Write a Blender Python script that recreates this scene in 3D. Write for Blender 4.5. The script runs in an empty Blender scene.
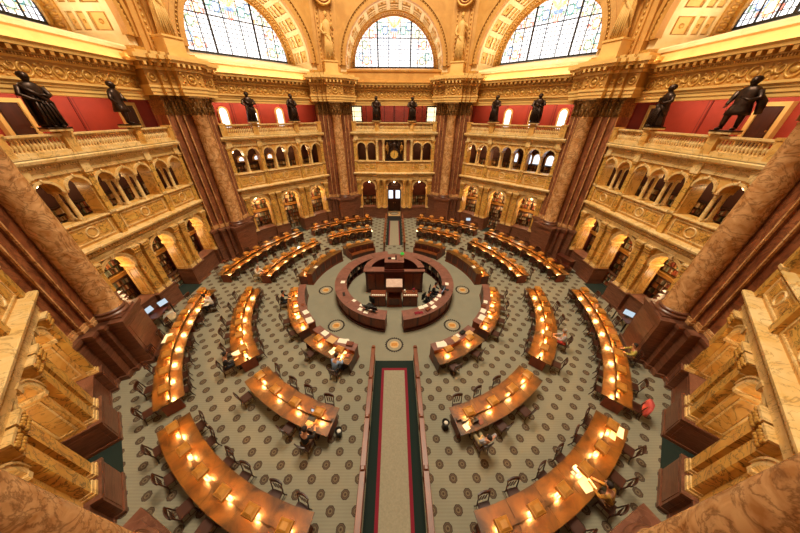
import bpy, math, random
from math import sin, cos, pi, radians as R, hypot, atan2, sqrt
from mathutils import Vector, Matrix
random.seed(7)
sc = bpy.context.scene
col = sc.collection

# ------------------------------------------------------------------ camera, world, exposure
CAM_Y, CAM_Z = -15.0, 11.5
cd = bpy.data.cameras.new('camera'); cam = bpy.data.objects.new('camera', cd); col.objects.link(cam)
cd.sensor_width = 36.0; cd.lens = 246.0 / 800.0 * 36.0; cd.shift_x = 3.65 / 800.0; cd.clip_start = 0.05
cam.location = (0, CAM_Y, CAM_Z); cam.rotation_euler = (Matrix.Rotation(-.0098, 3, 'Z') @ Matrix.Rotation(R(90 - 32.0), 3, 'X') @ Matrix.Rotation(.005, 3, 'Z')).to_euler()
sc.camera = cam
w = bpy.data.worlds.new('hall_air'); sc.world = w; w.use_nodes = True
bg = w.node_tree.nodes['Background']
bg.inputs[0].default_value = (1.0, 0.86, 0.64, 1); bg.inputs[1].default_value = 0.33
sc.view_settings.view_transform = 'Standard'; sc.view_settings.look = 'None'
sc.view_settings.exposure = 0.1; sc.view_settings.gamma = 1.0; sc.view_settings.use_curve_mapping = False

def area_light(name, loc, rot, sx, sy, power, colr):
    l = bpy.data.lights.new(name, 'AREA'); l.shape = 'RECTANGLE'; l.size = sx; l.size_y = sy; l.energy = power; l.color = colr
    o = bpy.data.objects.new(name, l); o.location = loc; o.rotation_euler = rot; col.objects.link(o); return o
# daylight falling from the lantern of the dome, far above
area_light('dome_lantern_light', (0, 0, 36), (0, 0, 0), 9, 9, 12500, (1.0, 0.86, 0.64))
# cove lamps lying behind the cornice, washing the sill under the great windows
WIN_SIDES = (90, 135, 225, 270)
for a in WIN_SIDES:
    f = R(a); n = (sin(f), -cos(f))
    area_light('cove_light', (n[0] * 15.4, n[1] * 15.4, 14.2), (R(128), 0, R(a + 180 + 180) + pi), 8.2, 0.12, 34, (1.0, 0.88, 0.66))
for a in (90, 135, 180, 225, 270):                            # lamps on the window ledges, lighting the coffers
    f = R(a); n = (sin(f), -cos(f))
    area_light('ledge_light', (n[0] * 17.2, n[1] * 17.2, 15.34), (pi, 0, R(a + 180)), 7.6, 1.2, 240, (1.0, 0.88, 0.66))
# fill lights added under the upper gallery ceilings, brightening their red back walls
for a in (90, 135, 180, 225, 270):
    f = R(a); n = (sin(f), -cos(f))
    area_light('gallery_fill', (n[0] * 17.2, n[1] * 17.2, 12.5), (R(40), 0, R(a + 180)), 9.0, 0.3, 110 if a != 180 else 45, (1.0, 0.84, 0.62))

# ------------------------------------------------------------------ materials
def lin(h):
    c = [int(h[i:i + 2], 16) / 255 for i in (0, 2, 4)]
    return tuple(x / 12.92 if x < .04045 else ((x + .055) / 1.055) ** 2.4 for x in c) + (1,)
class NT:
    def __init__(s, name):
        s.m = bpy.data.materials.new(name); s.m.use_nodes = True; s.t = s.m.node_tree; s.n = s.t.nodes
        s.b = s.n['Principled BSDF']; s.pos = s.n.new('ShaderNodeNewGeometry')
    def link(s, a, b): s.t.links.new(a, b)
    def math(s, op, a, b=None, c=None):
        n = s.n.new('ShaderNodeMath'); n.operation = op
        for i, v in enumerate((a, b, c)):
            if v is None: continue
            if isinstance(v, (int, float)): n.inputs[i].default_value = v
            else: s.link(v, n.inputs[i])
        return n.outputs[0]
    def mapping(s, scale):
        n = s.n.new('ShaderNodeMapping'); n.inputs['Scale'].default_value = scale; s.link(s.pos.outputs['Position'], n.inputs[0]); return n.outputs[0]
    def noise(s, scale, detail=4, dist=0.0, vec=None, rough=.55):
        n = s.n.new('ShaderNodeTexNoise'); n.inputs['Scale'].default_value = scale; n.inputs['Detail'].default_value = detail
        n.inputs['Distortion'].default_value = dist; n.inputs['Roughness'].default_value = rough
        s.link(vec if vec is not None else s.pos.outputs['Position'], n.inputs['Vector']); return n.outputs[0]
    def ramp(s, fac, stops):
        n = s.n.new('ShaderNodeValToRGB'); e = n.color_ramp.elements
        while len(e) < len(stops): e.new(.5)
        for x, (p, c) in zip(e, stops): x.position = p; x.color = c
        s.link(fac, n.inputs[0]); return n.outputs[0]
    def mix(s, fac, a, b):
        n = s.n.new('ShaderNodeMix'); n.data_type = 'RGBA'
        for i, v in ((0, fac), (6, a), (7, b)):
            if isinstance(v, (int, float)) or isinstance(v, tuple): n.inputs[i].default_value = v
            else: s.link(v, n.inputs[i])
        return n.outputs[2]
    def bump(s, h, strength, dist=.02):
        n = s.n.new('ShaderNodeBump'); n.inputs['Strength'].default_value = strength; n.inputs['Distance'].default_value = dist
        s.link(h, n.inputs['Height']); s.link(n.outputs[0], s.b.inputs['Normal'])
def plain(name, c, rough=.5, metal=0.0, c2=None, scale=5, stretch=None, bump=0, coat=0):
    k = NT(name); k.b.inputs['Roughness'].default_value = rough; k.b.inputs['Metallic'].default_value = metal
    if coat: k.b.inputs['Coat Weight'].default_value = coat; k.b.inputs['Coat Roughness'].default_value = .06
    if c2:
        v = k.mapping(stretch) if stretch else None
        f = k.noise(scale, 5, .6, v); f2 = k.ramp(f, [(.32, (0, 0, 0, 1)), (.68, (1, 1, 1, 1))])
        k.link(k.mix(f2, lin(c), lin(c2)), k.b.inputs['Base Color'])
        if bump: k.bump(f, bump)
    else: k.b.inputs['Base Color'].default_value = lin(c)
    return k.m
def marble(name, c, c2, vein, rough=.35, scale=1.2, vs=.9, width=.035, vamt=.8, stretch=None, dist=2.5):
    k = NT(name); k.b.inputs['Roughness'].default_value = rough
    v = k.mapping(stretch) if stretch else None
    f = k.ramp(k.noise(scale, 6, 1.0, v), [(.33, (0, 0, 0, 1)), (.67, (1, 1, 1, 1))])
    base = k.mix(f, lin(c), lin(c2))
    n = k.noise(vs, 5, dist, v, .6)
    d = k.math('ABSOLUTE', k.math('SUBTRACT', n, .5))
    band = k.math('SUBTRACT', 1.0, k.math('SMOOTH_MIN', k.math('DIVIDE', d, width), 1.0, .3))
    band = k.math('MULTIPLY', k.math('MAXIMUM', band, 0.0), vamt)
    k.link(k.mix(band, base, lin(vein)), k.b.inputs['Base Color']); return k.m
def emis(name, c, strength, c2=None, scale=3):
    k = NT(name); k.b.inputs['Base Color'].default_value = (0, 0, 0, 1) if not c2 else lin(c); k.b.inputs['Roughness'].default_value = .4
    if c2:
        f = k.ramp(k.noise(scale, 4, 1.5), [(.38, (0, 0, 0, 1)), (.62, (1, 1, 1, 1))])
        k.link(k.mix(f, lin(c), lin(c2)), k.b.inputs['Emission Color'])
    else: k.b.inputs['Emission Color'].default_value = lin(c)
    k.b.inputs['Emission Strength'].default_value = strength; return k.m
M = {}
M['siena'] = marble('siena_marble', 'c88e3c', 'e0b266', '5c3412', .32, 1.3, .8, .025, .65)
M['siena_pale'] = marble('pale_siena_marble', 'dab168', 'e8ca90', '80561f', .34, 1.3, .8, .025, .6)
M['siena_vein'] = marble('veined_siena_marble', 'dcae54', 'c68e40', '301a0e', .3, 1.4, 1.0, .032, .85, None, 2.6)
M['column'] = marble('brown_rose_column_marble', 'ac7440', 'daaa74', '562b12', .26, 2.2, .8, .045, .6, None, 3)
M['rosso'] = marble('dark_red_pilaster_marble', '703c24', '9c5e3a', '30130a', .3, 1.6, 1.5, .05, .6, (1, 1, .5))
M['maroon'] = marble('maroon_pedestal_marble', '54301f', '7a4c38', '94694f', .35, 2.4, 2.0, .018, .45, (.6, .6, 5), 1.2)
M['cream'] = plain('cream_plaster', 'e3b96c', .6, 0, 'd8a85a', 1.2)
M['white'] = plain('ivory_plaster', 'ecd6a4', .6, 0, 'e2c890', 2)
M['ochre'] = plain('ochre_plaster', 'bf8a3e', .6, 0, 'a87632', 1.6)
M['gold'] = plain('gilt_relief', 'd8a850', .42, .15, 'b07c34', 7)
M['gilt'] = plain('old_gilding', 'b07a2c', .4, .45, '6e4414', 9)
M['tan'] = plain('golden_tan_plaster', 'cc984c', .55, 0, 'ba843c', 1.5)
M['red'] = plain('red_painted_wall', 'b03c26', .7, 0, '9c3220', .9)
M['redpanel'] = plain('deep_red_panel', '7c2016', .65)
M['bronze'] = plain('dark_bronze', '30231c', .38, .75, '4a362a', 6)
M['capital'] = plain('bronzed_capital', 'a4783e', .5, .15, '54351a', 10)
M['plaster_fig'] = plain('ivory_figure_plaster', 'd6ac64', .6, 0, 'c4954a', 3)
M['desk'] = plain('orange_oak_desk', '70491c', .3, 0, '38210a', 2.2, (1, 1, 1), 0, .6)
M['rail'] = plain('railing_oak', '824218', .4, 0, '5e2c0e', 4, (1, .3, 1))
M['pinkstone'] = plain('pale_lectern_leather', 'c4a896', .5, 0, 'b09080', 4)
M['dialgold'] = plain('gilt_dial', 'e0b050', .4, .1)
M['wood'] = plain('dark_mahogany', '521e0e', .4, 0, '38120a', 3, (1, 1, .3), 0, .2)
M['wood_mid'] = plain('red_brown_oak', '7a3816', .42, 0, '5c260e', 4, (1, 1, .4))
M['leather'] = plain('rose_leather_top', '845548', .42, 0, '6c4438', 3)
M['chair'] = plain('chair_walnut', '45200f', .42, 0, '2c1409', 6)
M['seatpad'] = plain('chair_seat_leather', '44200f', .45)
M['brass'] = plain('brass_hood', 'c88a38', .4, .2, 'b0742a', 6)
M['black'] = plain('black_plastic', '14110f', .45)
M['iron'] = plain('dark_iron', '231710', .5, .4)
M['shelf'] = plain('shelf_brown_steel', '40220f', .5)
M['paper'] = plain('paper', 'e6dcc8', .7)
M['cardboard'] = plain('manila_folder', 'c8a068', .7)
M['bluebook'] = plain('blue_binding', '3c5a86', .6)
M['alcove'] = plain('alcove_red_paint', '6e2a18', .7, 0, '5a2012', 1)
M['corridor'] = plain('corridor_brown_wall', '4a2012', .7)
M['doorwood'] = plain('door_mahogany', '4a2010', .4, 0, '361408', 4, (1, 1, .2))
M['green'] = plain('green_border_carpet', '0d1e17', .95)
M['stripe'] = plain('crimson_stripe', '7a1224', .95)
M['runner'] = plain('beige_runner', '9b9078', .95, 0, '8c826a', 14)
M['matdark'] = plain('charcoal_mat', '16120f', .95)
M['window'] = emis('window_daylight_glass', 'e2eaf8', 1.5, 'ffffff', .8)
M['winblue'] = emis('pale_daylight_glass', 'dfe8f6', 1.6)
M['leadbar'] = plain('window_iron_bar', '1d1a18', .6)
M['bulb'] = emis('warm_bulb', 'ffc45c', 8)
M['globe'] = emis('pendant_globe_glass', 'ffd9a0', 12)
M['screen'] = emis('computer_screen', 'cfe4f4', .85)
M['greenlamp'] = emis('green_lamp_glass', '3aa838', 1.1)
M['cabinetlight'] = emis('lit_cabinet_glass', 'fff2d0', 1.7, 'f0d8a0', 3)
M['g_teal'] = emis('stained_teal', '3f8f96', 1.3, 'c8dcd4', 5); M['g_orange'] = emis('stained_amber', 'd8a060', 1.4, 'f4e4c4', 5)
M['g_red'] = emis('stained_red', 'd06a58', 1.2, 'f0d0c4', 5); M['g_green'] = emis('stained_green', '6a947a', 1.2, 'd4dcc8', 5)
M['g_blue'] = emis('stained_blue', '5078b4', 1.2, 'c4d4e8', 5); M['g_wash'] = emis('stained_border_wash', 'e9dcd0', 1.5, 'f6f2ea', 5)
def glass_mat():
    k = NT('clear_screen_glass'); k.n.remove(k.b)
    t = k.n.new('ShaderNodeBsdfTransparent'); g = k.n.new('ShaderNodeBsdfGlossy'); g.inputs['Roughness'].default_value = .03
    mx = k.n.new('ShaderNodeMixShader'); mx.inputs[0].default_value = .03; k.link(t.outputs[0], mx.inputs[1]); k.link(g.outputs[0], mx.inputs[2])
    k.link(mx.outputs[0], k.n['Material Output'].inputs[0]); return k.m
M['glass'] = glass_mat()
def books_mat():
    k = NT('book_spines'); k.b.inputs['Roughness'].default_value = .6
    c = k.ramp(k.pos.outputs['Random Per Island'], [(0, lin('6a2a20')), (.18, lin('94482c')), (.34, lin('b08048')), (.5, lin('3a3c34')), (.64, lin('dcc498')), (.78, lin('7a4c2c')), (.9, lin('4a6a54')), (1, lin('ece0c0'))])
    k.link(c, k.b.inputs['Base Color']); return k.m
M['books'] = books_mat()
def carpet_mat():
    k = NT('patterned_carpet'); k.b.inputs['Roughness'].default_value = .92
    s = k.n.new('ShaderNodeSeparateXYZ'); k.link(k.pos.outputs['Position'], s.inputs[0])
    x, y = s.outputs[0], s.outputs[1]
    i = k.math('DIVIDE', x, .4365); j = k.math('DIVIDE', k.math('ADD', y, 11.0), .434)
    p = k.math('ROUND', k.math('MULTIPLY', k.math('ADD', i, j), .5)); q = k.math('ROUND', k.math('MULTIPLY', k.math('SUBTRACT', i, j), .5))
    dx = k.math('ABSOLUTE', k.math('MULTIPLY', k.math('SUBTRACT', i, k.math('ADD', p, q)), .4365))
    dy = k.math('ABSOLUTE', k.math('MULTIPLY', k.math('SUBTRACT', j, k.math('SUBTRACT', p, q)), .434))
    d = k.math('MAXIMUM', k.math('MAXIMUM', dx, dy), k.math('MULTIPLY', k.math('ADD', dx, dy), .7071))
    rr = k.math('SQRT', k.math('ADD', k.math('MULTIPLY', x, x), k.math('MULTIPLY', y, y)))
    d = k.math('ADD', d, k.math('MULTIPLY', k.math('LESS_THAN', rr, 6.75), 1.0))
    d = k.math('ADD', d, k.math('MULTIPLY', k.math('SUBTRACT', k.noise(60, 2), .5), .02))
    base = k.mix(k.noise(1.1, 4), lin('7d7966'), lin('918b76'))
    weave = k.math('MULTIPLY', k.math('ADD', k.math('SINE', k.math('MULTIPLY', y, 68.0)), 1.0), .09)
    base = k.mix(weave, base, lin('5e5848'))
    med = k.ramp(k.math('MULTIPLY', d, 5.0), [(0, lin('2c1e16')), (.12, lin('463224')), (.3, lin('75644a')), (.44, lin('3a2e24')), (.56, lin('604a35')), (.66, lin('382c22'))])
    k.link(k.mix(k.math('LESS_THAN', d, .15), base, med), k.b.inputs['Base Color']); return k.m
M['carpet'] = carpet_mat()

# ------------------------------------------------------------------ mesh helpers
class MB:
    def __init__(s, M4=None): s.v = []; s.f = []; s.mi = []; s.sm = []; s.M = M4
    def add(s, vs, fs, mi=0, smooth=False):
        b = len(s.v)
        s.v += [tuple(s.M @ Vector(v)) for v in vs] if s.M is not None else [tuple(v) for v in vs]
        for f in fs: s.f.append([b + i for i in f]); s.mi.append(mi); s.sm.append(smooth)
        return s
    def box(s, x0, x1, y0, y1, z0, z1, mi=0, bv=0.0):
        if bv <= 0:
            vs = [(x, y, z) for z in (z0, z1) for y in (y0, y1) for x in (x0, x1)]
            return s.add(vs, [(0, 2, 3, 1), (4, 5, 7, 6), (0, 1, 5, 4), (2, 6, 7, 3), (0, 4, 6, 2), (1, 3, 7, 5)], mi)
        def ring(z, i): return [(x0 + i, y0 + i, z), (x1 - i, y0 + i, z), (x1 - i, y1 - i, z), (x0 + i, y1 - i, z)]
        vs = ring(z0, bv) + ring(z0 + bv, 0) + ring(z1 - bv, 0) + ring(z1, bv)
        fs = [(3, 2, 1, 0), (12, 13, 14, 15)]
        for l in range(3):
            for i in range(4): j = (i + 1) % 4; fs.append((l * 4 + i, l * 4 + j, l * 4 + 4 + j, l * 4 + 4 + i))
        return s.add(vs, fs, mi)
    def frustum(s, c, a0, b0, z0, a1, b1, z1, mi=0, cap=True):
        x, y = c
        vs = [(x - a0, y - b0, z0), (x + a0, y - b0, z0), (x + a0, y + b0, z0), (x - a0, y + b0, z0), (x - a1, y - b1, z1), (x + a1, y - b1, z1), (x + a1, y + b1, z1), (x - a1, y + b1, z1)]
        fs = [(0, 1, 5, 4), (1, 2, 6, 5), (2, 3, 7, 6), (3, 0, 4, 7), (4, 5, 6, 7)]
        if cap: fs.append((3, 2, 1, 0))
        return s.add(vs, fs, mi)
    def lathe(s, prof, c=(0, 0), n=12, mi=0, sx=1, sy=1):
        vs = []; fs = []
        for r, z in prof:
            for k in range(n): a = 2 * pi * k / n; vs.append((c[0] + sx * r * cos(a), c[1] + sy * r * sin(a), z))
        for l in range(len(prof) - 1):
            for k in range(n): j = (k + 1) % n; fs.append((l * n + k, l * n + j, l * n + n + j, l * n + n + k))
        s.add(vs, fs, mi, True)
        m = len(prof) - 1
        return s.add(vs[:n] + vs[m * n:], [tuple(range(n - 1, -1, -1)), tuple(range(n, 2 * n))], mi)
    def loft(s, rings, mi=0, smooth=True):
        n = len(rings[0]); vs = [p for r in rings for p in r]; fs = []
        for l in range(len(rings) - 1):
            for k in range(n): j = (k + 1) % n; fs.append((l * n + k, l * n + j, l * n + n + j, l * n + n + k))
        fs += [tuple(range(n - 1, -1, -1)), tuple(range((len(rings) - 1) * n, len(rings) * n))]
        return s.add(vs, fs, mi, smooth)
    def tube(s, pts, r, n=6, mi=0):
        rings = []; pts = [Vector(p) for p in pts]; up = None
        for i, p in enumerate(pts):
            t = (pts[min(i + 1, len(pts) - 1)] - pts[max(i - 1, 0)]).normalized()
            u = t.orthogonal().normalized() if up is None else (up - t * up.dot(t)).normalized()
            up = u; v = t.cross(u); rad = r[i] if isinstance(r, (list, tuple)) else r
            rings.append([p + rad * (cos(2 * pi * k / n) * u + sin(2 * pi * k / n) * v) for k in range(n)])
        return s.loft(rings, mi)
    def ball(s, c, rx, ry=None, rz=None, n=10, mi=0):
        ry = ry or rx; rz = rz or rx; m = max(4, n // 2); rings = []
        for i in range(m + 1):
            t = max(.02, min(pi - .02, pi * i / m))
            rings.append([(c[0] + rx * sin(t) * cos(2 * pi * k / n), c[1] + ry * sin(t) * sin(2 * pi * k / n), c[2] - rz * cos(t)) for k in range(n)])
        return s.loft(rings, mi)
    def sector(s, r0, r1, a0, a1, z0, z1, mi=0, n=None):     # degrees from the near axis, + to the right
        n = n or max(1, int(abs(a1 - a0) / 2.2) + 1); rings = []
        for i in range(n + 1):
            a = R(a0 + (a1 - a0) * i / n); x, y = sin(a), -cos(a)
            rings.append([(r0 * x, r0 * y, z0), (r1 * x, r1 * y, z0), (r1 * x, r1 * y, z1), (r0 * x, r0 * y, z1)])
        return s.loft(rings, mi, False)
    def sweep(s, prof, l0, l1, mi=0):                         # closed (y, z) profile along x
        return s.loft([[(l0, y, z) for y, z in prof], [(l1, y, z) for y, z in prof]], mi, False)
    def archring(s, lc, zc, r0, r1, o0, o1, a0=0, a1=pi, n=24, mi=0):
        rings = []
        for i in range(n + 1):
            a = a0 + (a1 - a0) * i / n; x, z = cos(a), sin(a)
            rings.append([(lc + r0 * x, o0, zc + r0 * z), (lc + r1 * x, o0, zc + r1 * z), (lc + r1 * x, o1, zc + r1 * z), (lc + r0 * x, o1, zc + r0 * z)])
        return s.loft(rings, mi, False)
    def torus_y(s, c, Rr, r, n=16, m=6, mi=0):                # ring lying in the wall plane
        vs = []; fs = []
        for i in range(n):
            a = 2 * pi * i / n
            for k in range(m):
                b = 2 * pi * k / m; q = Rr + r * cos(b); vs.append((c[0] + q * cos(a), c[1] + r * sin(b), c[2] + q * sin(a)))
        for i in range(n):
            for k in range(m): fs.append((i * m + k, i * m + (k + 1) % m, ((i + 1) % n) * m + (k + 1) % m, ((i + 1) % n) * m + k))
        return s.add(vs, fs, mi, True)
    def mesh(s, name, mats):
        me = bpy.data.meshes.new(name); me.from_pydata(s.v, [], s.f)
        for m in (mats if isinstance(mats, (list, tuple)) else [mats]): me.materials.append(M[m] if isinstance(m, str) else m)
        me.polygons.foreach_set('material_index', s.mi); me.polygons.foreach_set('use_smooth', s.sm); me.update(); return me
    def build(s, name, mats, parent=None, loc=None):
        if loc is not None and parent is not None: s.v = [(x - loc[0], y - loc[1], z - loc[2]) for x, y, z in s.v]
        return link(name, s.mesh(name, mats), parent)
def link(name, data, parent=None, loc=None, rz=None):
    o = bpy.data.objects.new(name, data); col.objects.link(o); o.parent = parent
    if loc: o.location = loc
    if rz is not None: o.rotation_euler[2] = rz
    return o
def tag(o, label, cat, group=None):
    o['label'] = label; o['category'] = cat
    if group: o['group'] = group
    return o
def thing(name, label, cat, loc=(0, 0, 0), rz=0, group=None):
    o = link(name, None, None, loc, rz); o.empty_display_size = .2; return tag(o, label, cat, group)
def struct(o): o['kind'] = 'structure'; return o
def copy_tree(o, loc=None, rz=None, label=None, group=None, parent=None):
    c = o.copy(); col.objects.link(c)
    if parent: c.parent = parent
    for ch in o.children: copy_tree(ch, parent=c)
    if loc is not None: c.location = loc
    if rz is not None: c.rotation_euler[2] = rz
    if label: c['label'] = label
    if group: c['group'] = group
    return c
ORD = ['first', 'second', 'third', 'fourth', 'fifth', 'sixth', 'seventh', 'eighth', 'ninth', 'tenth']
def polar(r, a): a = R(a); return (r * sin(a), -r * cos(a))

# ------------------------------------------------------------------ floor
fl = struct(link('floor', MB().add([polar(21.0, 22.5 + 45 * k) + (0,) for k in range(8)], [tuple(range(8))]).mesh('floor', 'carpet')))
for k in range(8):                                            # inlaid floor medallions
    x, y = polar(5.22, 45 * k)
    mb = MB(); mb.lathe([(.5, .001), (.5, .006)], n=28, mi=0); mb.lathe([(.43, .006), (.43, .009)], n=28, mi=1); mb.lathe([(.27, .009), (.27, .012)], n=8, mi=2)
    for q in range(24): a = 2 * pi * q / 24; mb.lathe([(.05, .002), (.05, .011)], (.5 * cos(a), .5 * sin(a)), 6, 0)
    mb.box(-.17, .17, -.11, .11, .012, .015, 3)
    link('floor_medallion', mb.mesh('floor_medallion', ['iron', 'runner', 'cardboard', 'brass']), fl, (x, y, 0))

# ------------------------------------------------------------------ walls
SIDE = {0: 'camera_side', 45: 'front_right', 90: 'right', 135: 'back_right', 180: 'back', 225: 'back_left', 270: 'left', 315: 'front_left'}
def arched_wall(mb, l0, l1, z0, z1, ops, o0, o1, mi=0, skip=(), N=12):
    """ops: (centre, half width, sill z, spring z); skip: (la, lb, ztop) strips left open below ztop"""
    xs = [l0]
    for lc, hw, zs, zp in ops: xs += [lc - hw, lc + hw]
    xs.append(l1)
    for i in range(0, len(xs), 2):
        a, b = xs[i], xs[i + 1]
        if b - a < 1e-4: continue
        zb = z0
        for sa, sb, zt in skip:
            if abs((a + b) / 2 - (sa + sb) / 2) < .05: zb = zt
        mb.box(a, b, o0, o1, zb, z1, mi)
    for lc, hw, zs, zp in ops:
        if zs > z0: mb.box(lc - hw, lc + hw, o0, o1, z0, zs, mi)
        rings = []
        for k in range(N + 1):
            t = pi * (1 - k / N); x = lc + hw * cos(t); z = zp + hw * sin(t)
            rings.append([(x, o0, z), (x, o1, z), (x, o1, z1), (x, o0, z1)])
        mb.loft(rings, mi, False)
G_OPS = [(-3.1, .86, 1.38, 3.72), (0, .86, 0, 3.72), (3.1, .86, 1.38, 3.72)]
U_REG = [(-3.75, .48, 6.82, 8.3), (-2.5, .48, 6.82, 8.3), (-1.15, .46, 6.82, 8.3), (0, .46, 6.82, 8.3), (1.15, .46, 6.82, 8.3), (2.5, .48, 6.82, 8.3), (3.75, .48, 6.82, 8.3)]
U_SKIP = [(-3.27, -2.98, 8.3), (-.69, -.46, 8.3), (.46, .69, 8.3), (2.98, 3.27, 8.3)]
U_FAR = [(-3.68, .5, 6.82, 8.2), (-2.56, .5, 6.82, 8.2), (2.56, .5, 6.82, 8.2), (3.68, .5, 6.82, 8.2)]
U_FSKIP = [(-3.18, -3.06, 8.2), (3.06, 3.18, 8.2)]
HB = 4.7
OFF = {90: .26, 270: .26}                                     # the two side walls stand a little further out
def local(a, x, y, z=0):                                      # wall frame to room frame
    f = R(a + 180); y += OFF.get(a, 0); return (x * cos(f) - y * sin(f), x * sin(f) + y * cos(f), z)
def wall_mesh(far):
    mb = MB()
    arched_wall(mb, -HB, HB, 0, 4.75, G_OPS, 15.45, 16.2, 0)
    mb.box(-HB, HB, 15.42, 16.2, 4.75, 5.6, 0)
    mb.box(-HB, HB, 15.34, 16.1, 5.6, 6.76, 0)
    arched_wall(mb, -HB, HB, 6.76, 8.98, U_FAR if far else U_REG, 15.32, 16.05, 0, U_FSKIP if far else U_SKIP)
    mb.box(-HB, HB, 15.4, 16.1, 8.98, 9.75, 0)
    # archivolts and keystones, ground floor
    for lc, hw, zs, zp in G_OPS:
        mb.archring(lc, zp, hw, hw + .2, 15.34, 15.45, n=16, mi=1); mb.archring(lc, zp, hw + .14, hw + .2, 15.30, 15.34, n=16, mi=1)
        mb.frustum((lc, 15.34), .08, .09, zp + hw - .03, .13, .12, zp + hw + .26, 1)
        for s in (-1, 1):
            mb.box(lc + s * hw - .09, lc + s * hw + .09, 15.33, 16.22, zp - .14, zp, 1)
            xa, xb = lc + s * hw - .02, lc + s * hw + .02
            for z in (1.58, 3.38): mb.box(xa, xb, 15.58, 16.06, z, z + .05, 1)
            for o in (15.58, 16.01): mb.box(xa, xb, o, o + .05, 1.6, 3.4, 1)
    for lc, hw, zs, zp in (U_FAR if far else U_REG):
        mb.archring(lc, zp, hw, hw + .11, 15.24, 15.32, n=12, mi=1)
        mb.ball((lc, 15.25, zp + hw + .08), .06, .06, .1, 6, 1)
    # panel band under the upper arcade: panels and roundels
    for a, b in ((-4.2, -2.15), (-1.5, 1.5), (2.15, 4.2)):
        for z in (5.78, 6.56): mb.box(a, b, 15.30, 15.34, z, z + .06, 1)
        for x in (a, b - .06): mb.box(x, x + .06, 15.30, 15.34, 5.84, 6.56, 1)
        c = (a + b) / 2; mb.torus_y((c, 15.33, 6.2), .26, .04, 20, 6, 1)
        mb.box(a + .18, c - .4, 15.315, 15.34, 6.0, 6.4, 2); mb.box(c + .4, b - .18, 15.315, 15.34, 6.0, 6.4, 2)
    return mb.mesh('wall_masonry', ['siena', 'siena_pale', 'siena_vein'])
def cornice_mesh():
    mb = MB()
    # string cornice over the ground arches
    mb.sweep([(15.42, 4.76), (15.26, 4.76), (15.26, 4.92), (15.22, 4.94), (15.22, 5.08), (15.3, 5.1), (15.3, 5.3), (15.18, 5.34), (15.1, 5.42), (14.98, 5.46), (14.96, 5.56), (15.0, 5.6), (15.42, 5.66)], -HB, HB, 0)
    for k in range(58): x = -4.4 + k * .154; mb.box(x, x + .085, 15.12, 15.3, 5.24, 5.34, 0)
    # sill of the upper arcade
    mb.sweep([(15.34, 6.7), (15.24, 6.72), (15.2, 6.78), (15.22, 6.83), (15.5, 6.83), (15.5, 6.76)], -HB, HB, 0)
    # entablature under the balustrade
    mb.sweep([(15.4, 9.0), (15.24, 9.0), (15.24, 9.14), (15.28, 9.16), (15.28, 9.4), (15.18, 9.44), (15.08, 9.52), (14.98, 9.56), (14.95, 9.68), (15.0, 9.73), (15.4, 9.76)], -HB, HB, 0)
    for k in range(78): x = -4.4 + k * .114; mb.box(x, x + .06, 15.13, 15.28, 9.36, 9.44, 0)
    for x in (-4.2, -1.8, 1.8, 4.2): mb.box(x - .2, x + .2, 15.14, 15.42, 8.98, 9.5, 0)
    return mb.mesh('cornice', ['siena_pale'])
def plinth_mesh(hw):
    mb = MB(); mb.box(-hw, hw, 15.1, 16.25, .16, 1.3, 0); mb.box(-hw - .03, hw + .03, 15.06, 16.26, 0, .16, 0)
    mb.box(-hw - .03, hw + .03, 15.06, 16.26, 1.3, 1.4, 0)
    mb.box(-hw + .1, hw - .1, 15.085, 15.1, .26, 1.18, 1)
    for s in (-1, 1): mb.box(s * hw - .012, s * hw + .012, 15.25, 16.1, .3, 1.15, 1)
    return mb.mesh('plinth', ['maroon', 'maroon'])
def pilaster_mesh():
    mb = MB(); h = .2
    mb.box(-h - .05, h + .05, 15.14, 15.46, 1.4, 1.5, 1); mb.box(-h - .025, h + .025, 15.17, 15.46, 1.5, 1.62, 1)
    mb.box(-h, h, 15.2, 15.46, 1.62, 4.2, 0)
    mb.box(-h - .02, h + .02, 15.18, 15.46, 4.2, 4.24, 1)
    mb.frustum((0, 15.33), h, .14, 4.24, h + .06, .18, 4.66, 2)
    for z, q in ((4.36, .035), (4.52, .05)):
        for x in (-.17, -.06, .06, .17): mb.ball((x, 15.17 - q * .6, z), .06, .055, .09, 6, 2)
    for s in (-1, 1): mb.ball((s * .22, 15.13, 4.62), .07, .06, .06, 6, 2)
    mb.box(-h - .08, h + .08, 15.1, 15.46, 4.68, 4.76, 1)
    return mb.mesh('pilaster', ['siena_vein', 'siena_pale', 'gold'])
def upper_pilaster_mesh():
    mb = MB(); mb.box(-.17, .17, 15.2, 15.33, 5.62, 6.72, 0); mb.box(-.14, .14, 15.2, 15.33, 6.83, 8.7, 0); mb.box(-.17, .17, 15.16, 15.33, 6.83, 6.95, 1)
    mb.frustum((0, 15.26), .14, .06, 8.7, .19, .11, 8.92, 2); mb.box(-.2, .2, 15.13, 15.33, 8.92, 9.0, 1)
    for x in (-.12, 0, .12): mb.ball((x, 15.17, 8.8), .05, .05, .08, 6, 2)
    return mb.mesh('upper_pilaster', ['siena_vein', 'siena_pale', 'gold'])
def colonnette_mesh():
    mb = MB()
    for y in (15.46, 15.9):
        mb.box(-.13, .13, y - .13, y + .13, 6.83, 6.9, 1)
        mb.lathe([(.13, 6.9), (.13, 6.94), (.1, 6.98), (.095, 7.0), (.085, 7.9), (.08, 8.02), (.1, 8.04), (.09, 8.07), (.1, 8.12), (.14, 8.22)], (0, y), 10, 0)
        mb.box(-.14, .14, y - .14, y + .14, 8.2, 8.31, 1)
    return mb.mesh('colonnette', ['siena_pale', 'siena_pale'])
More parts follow.
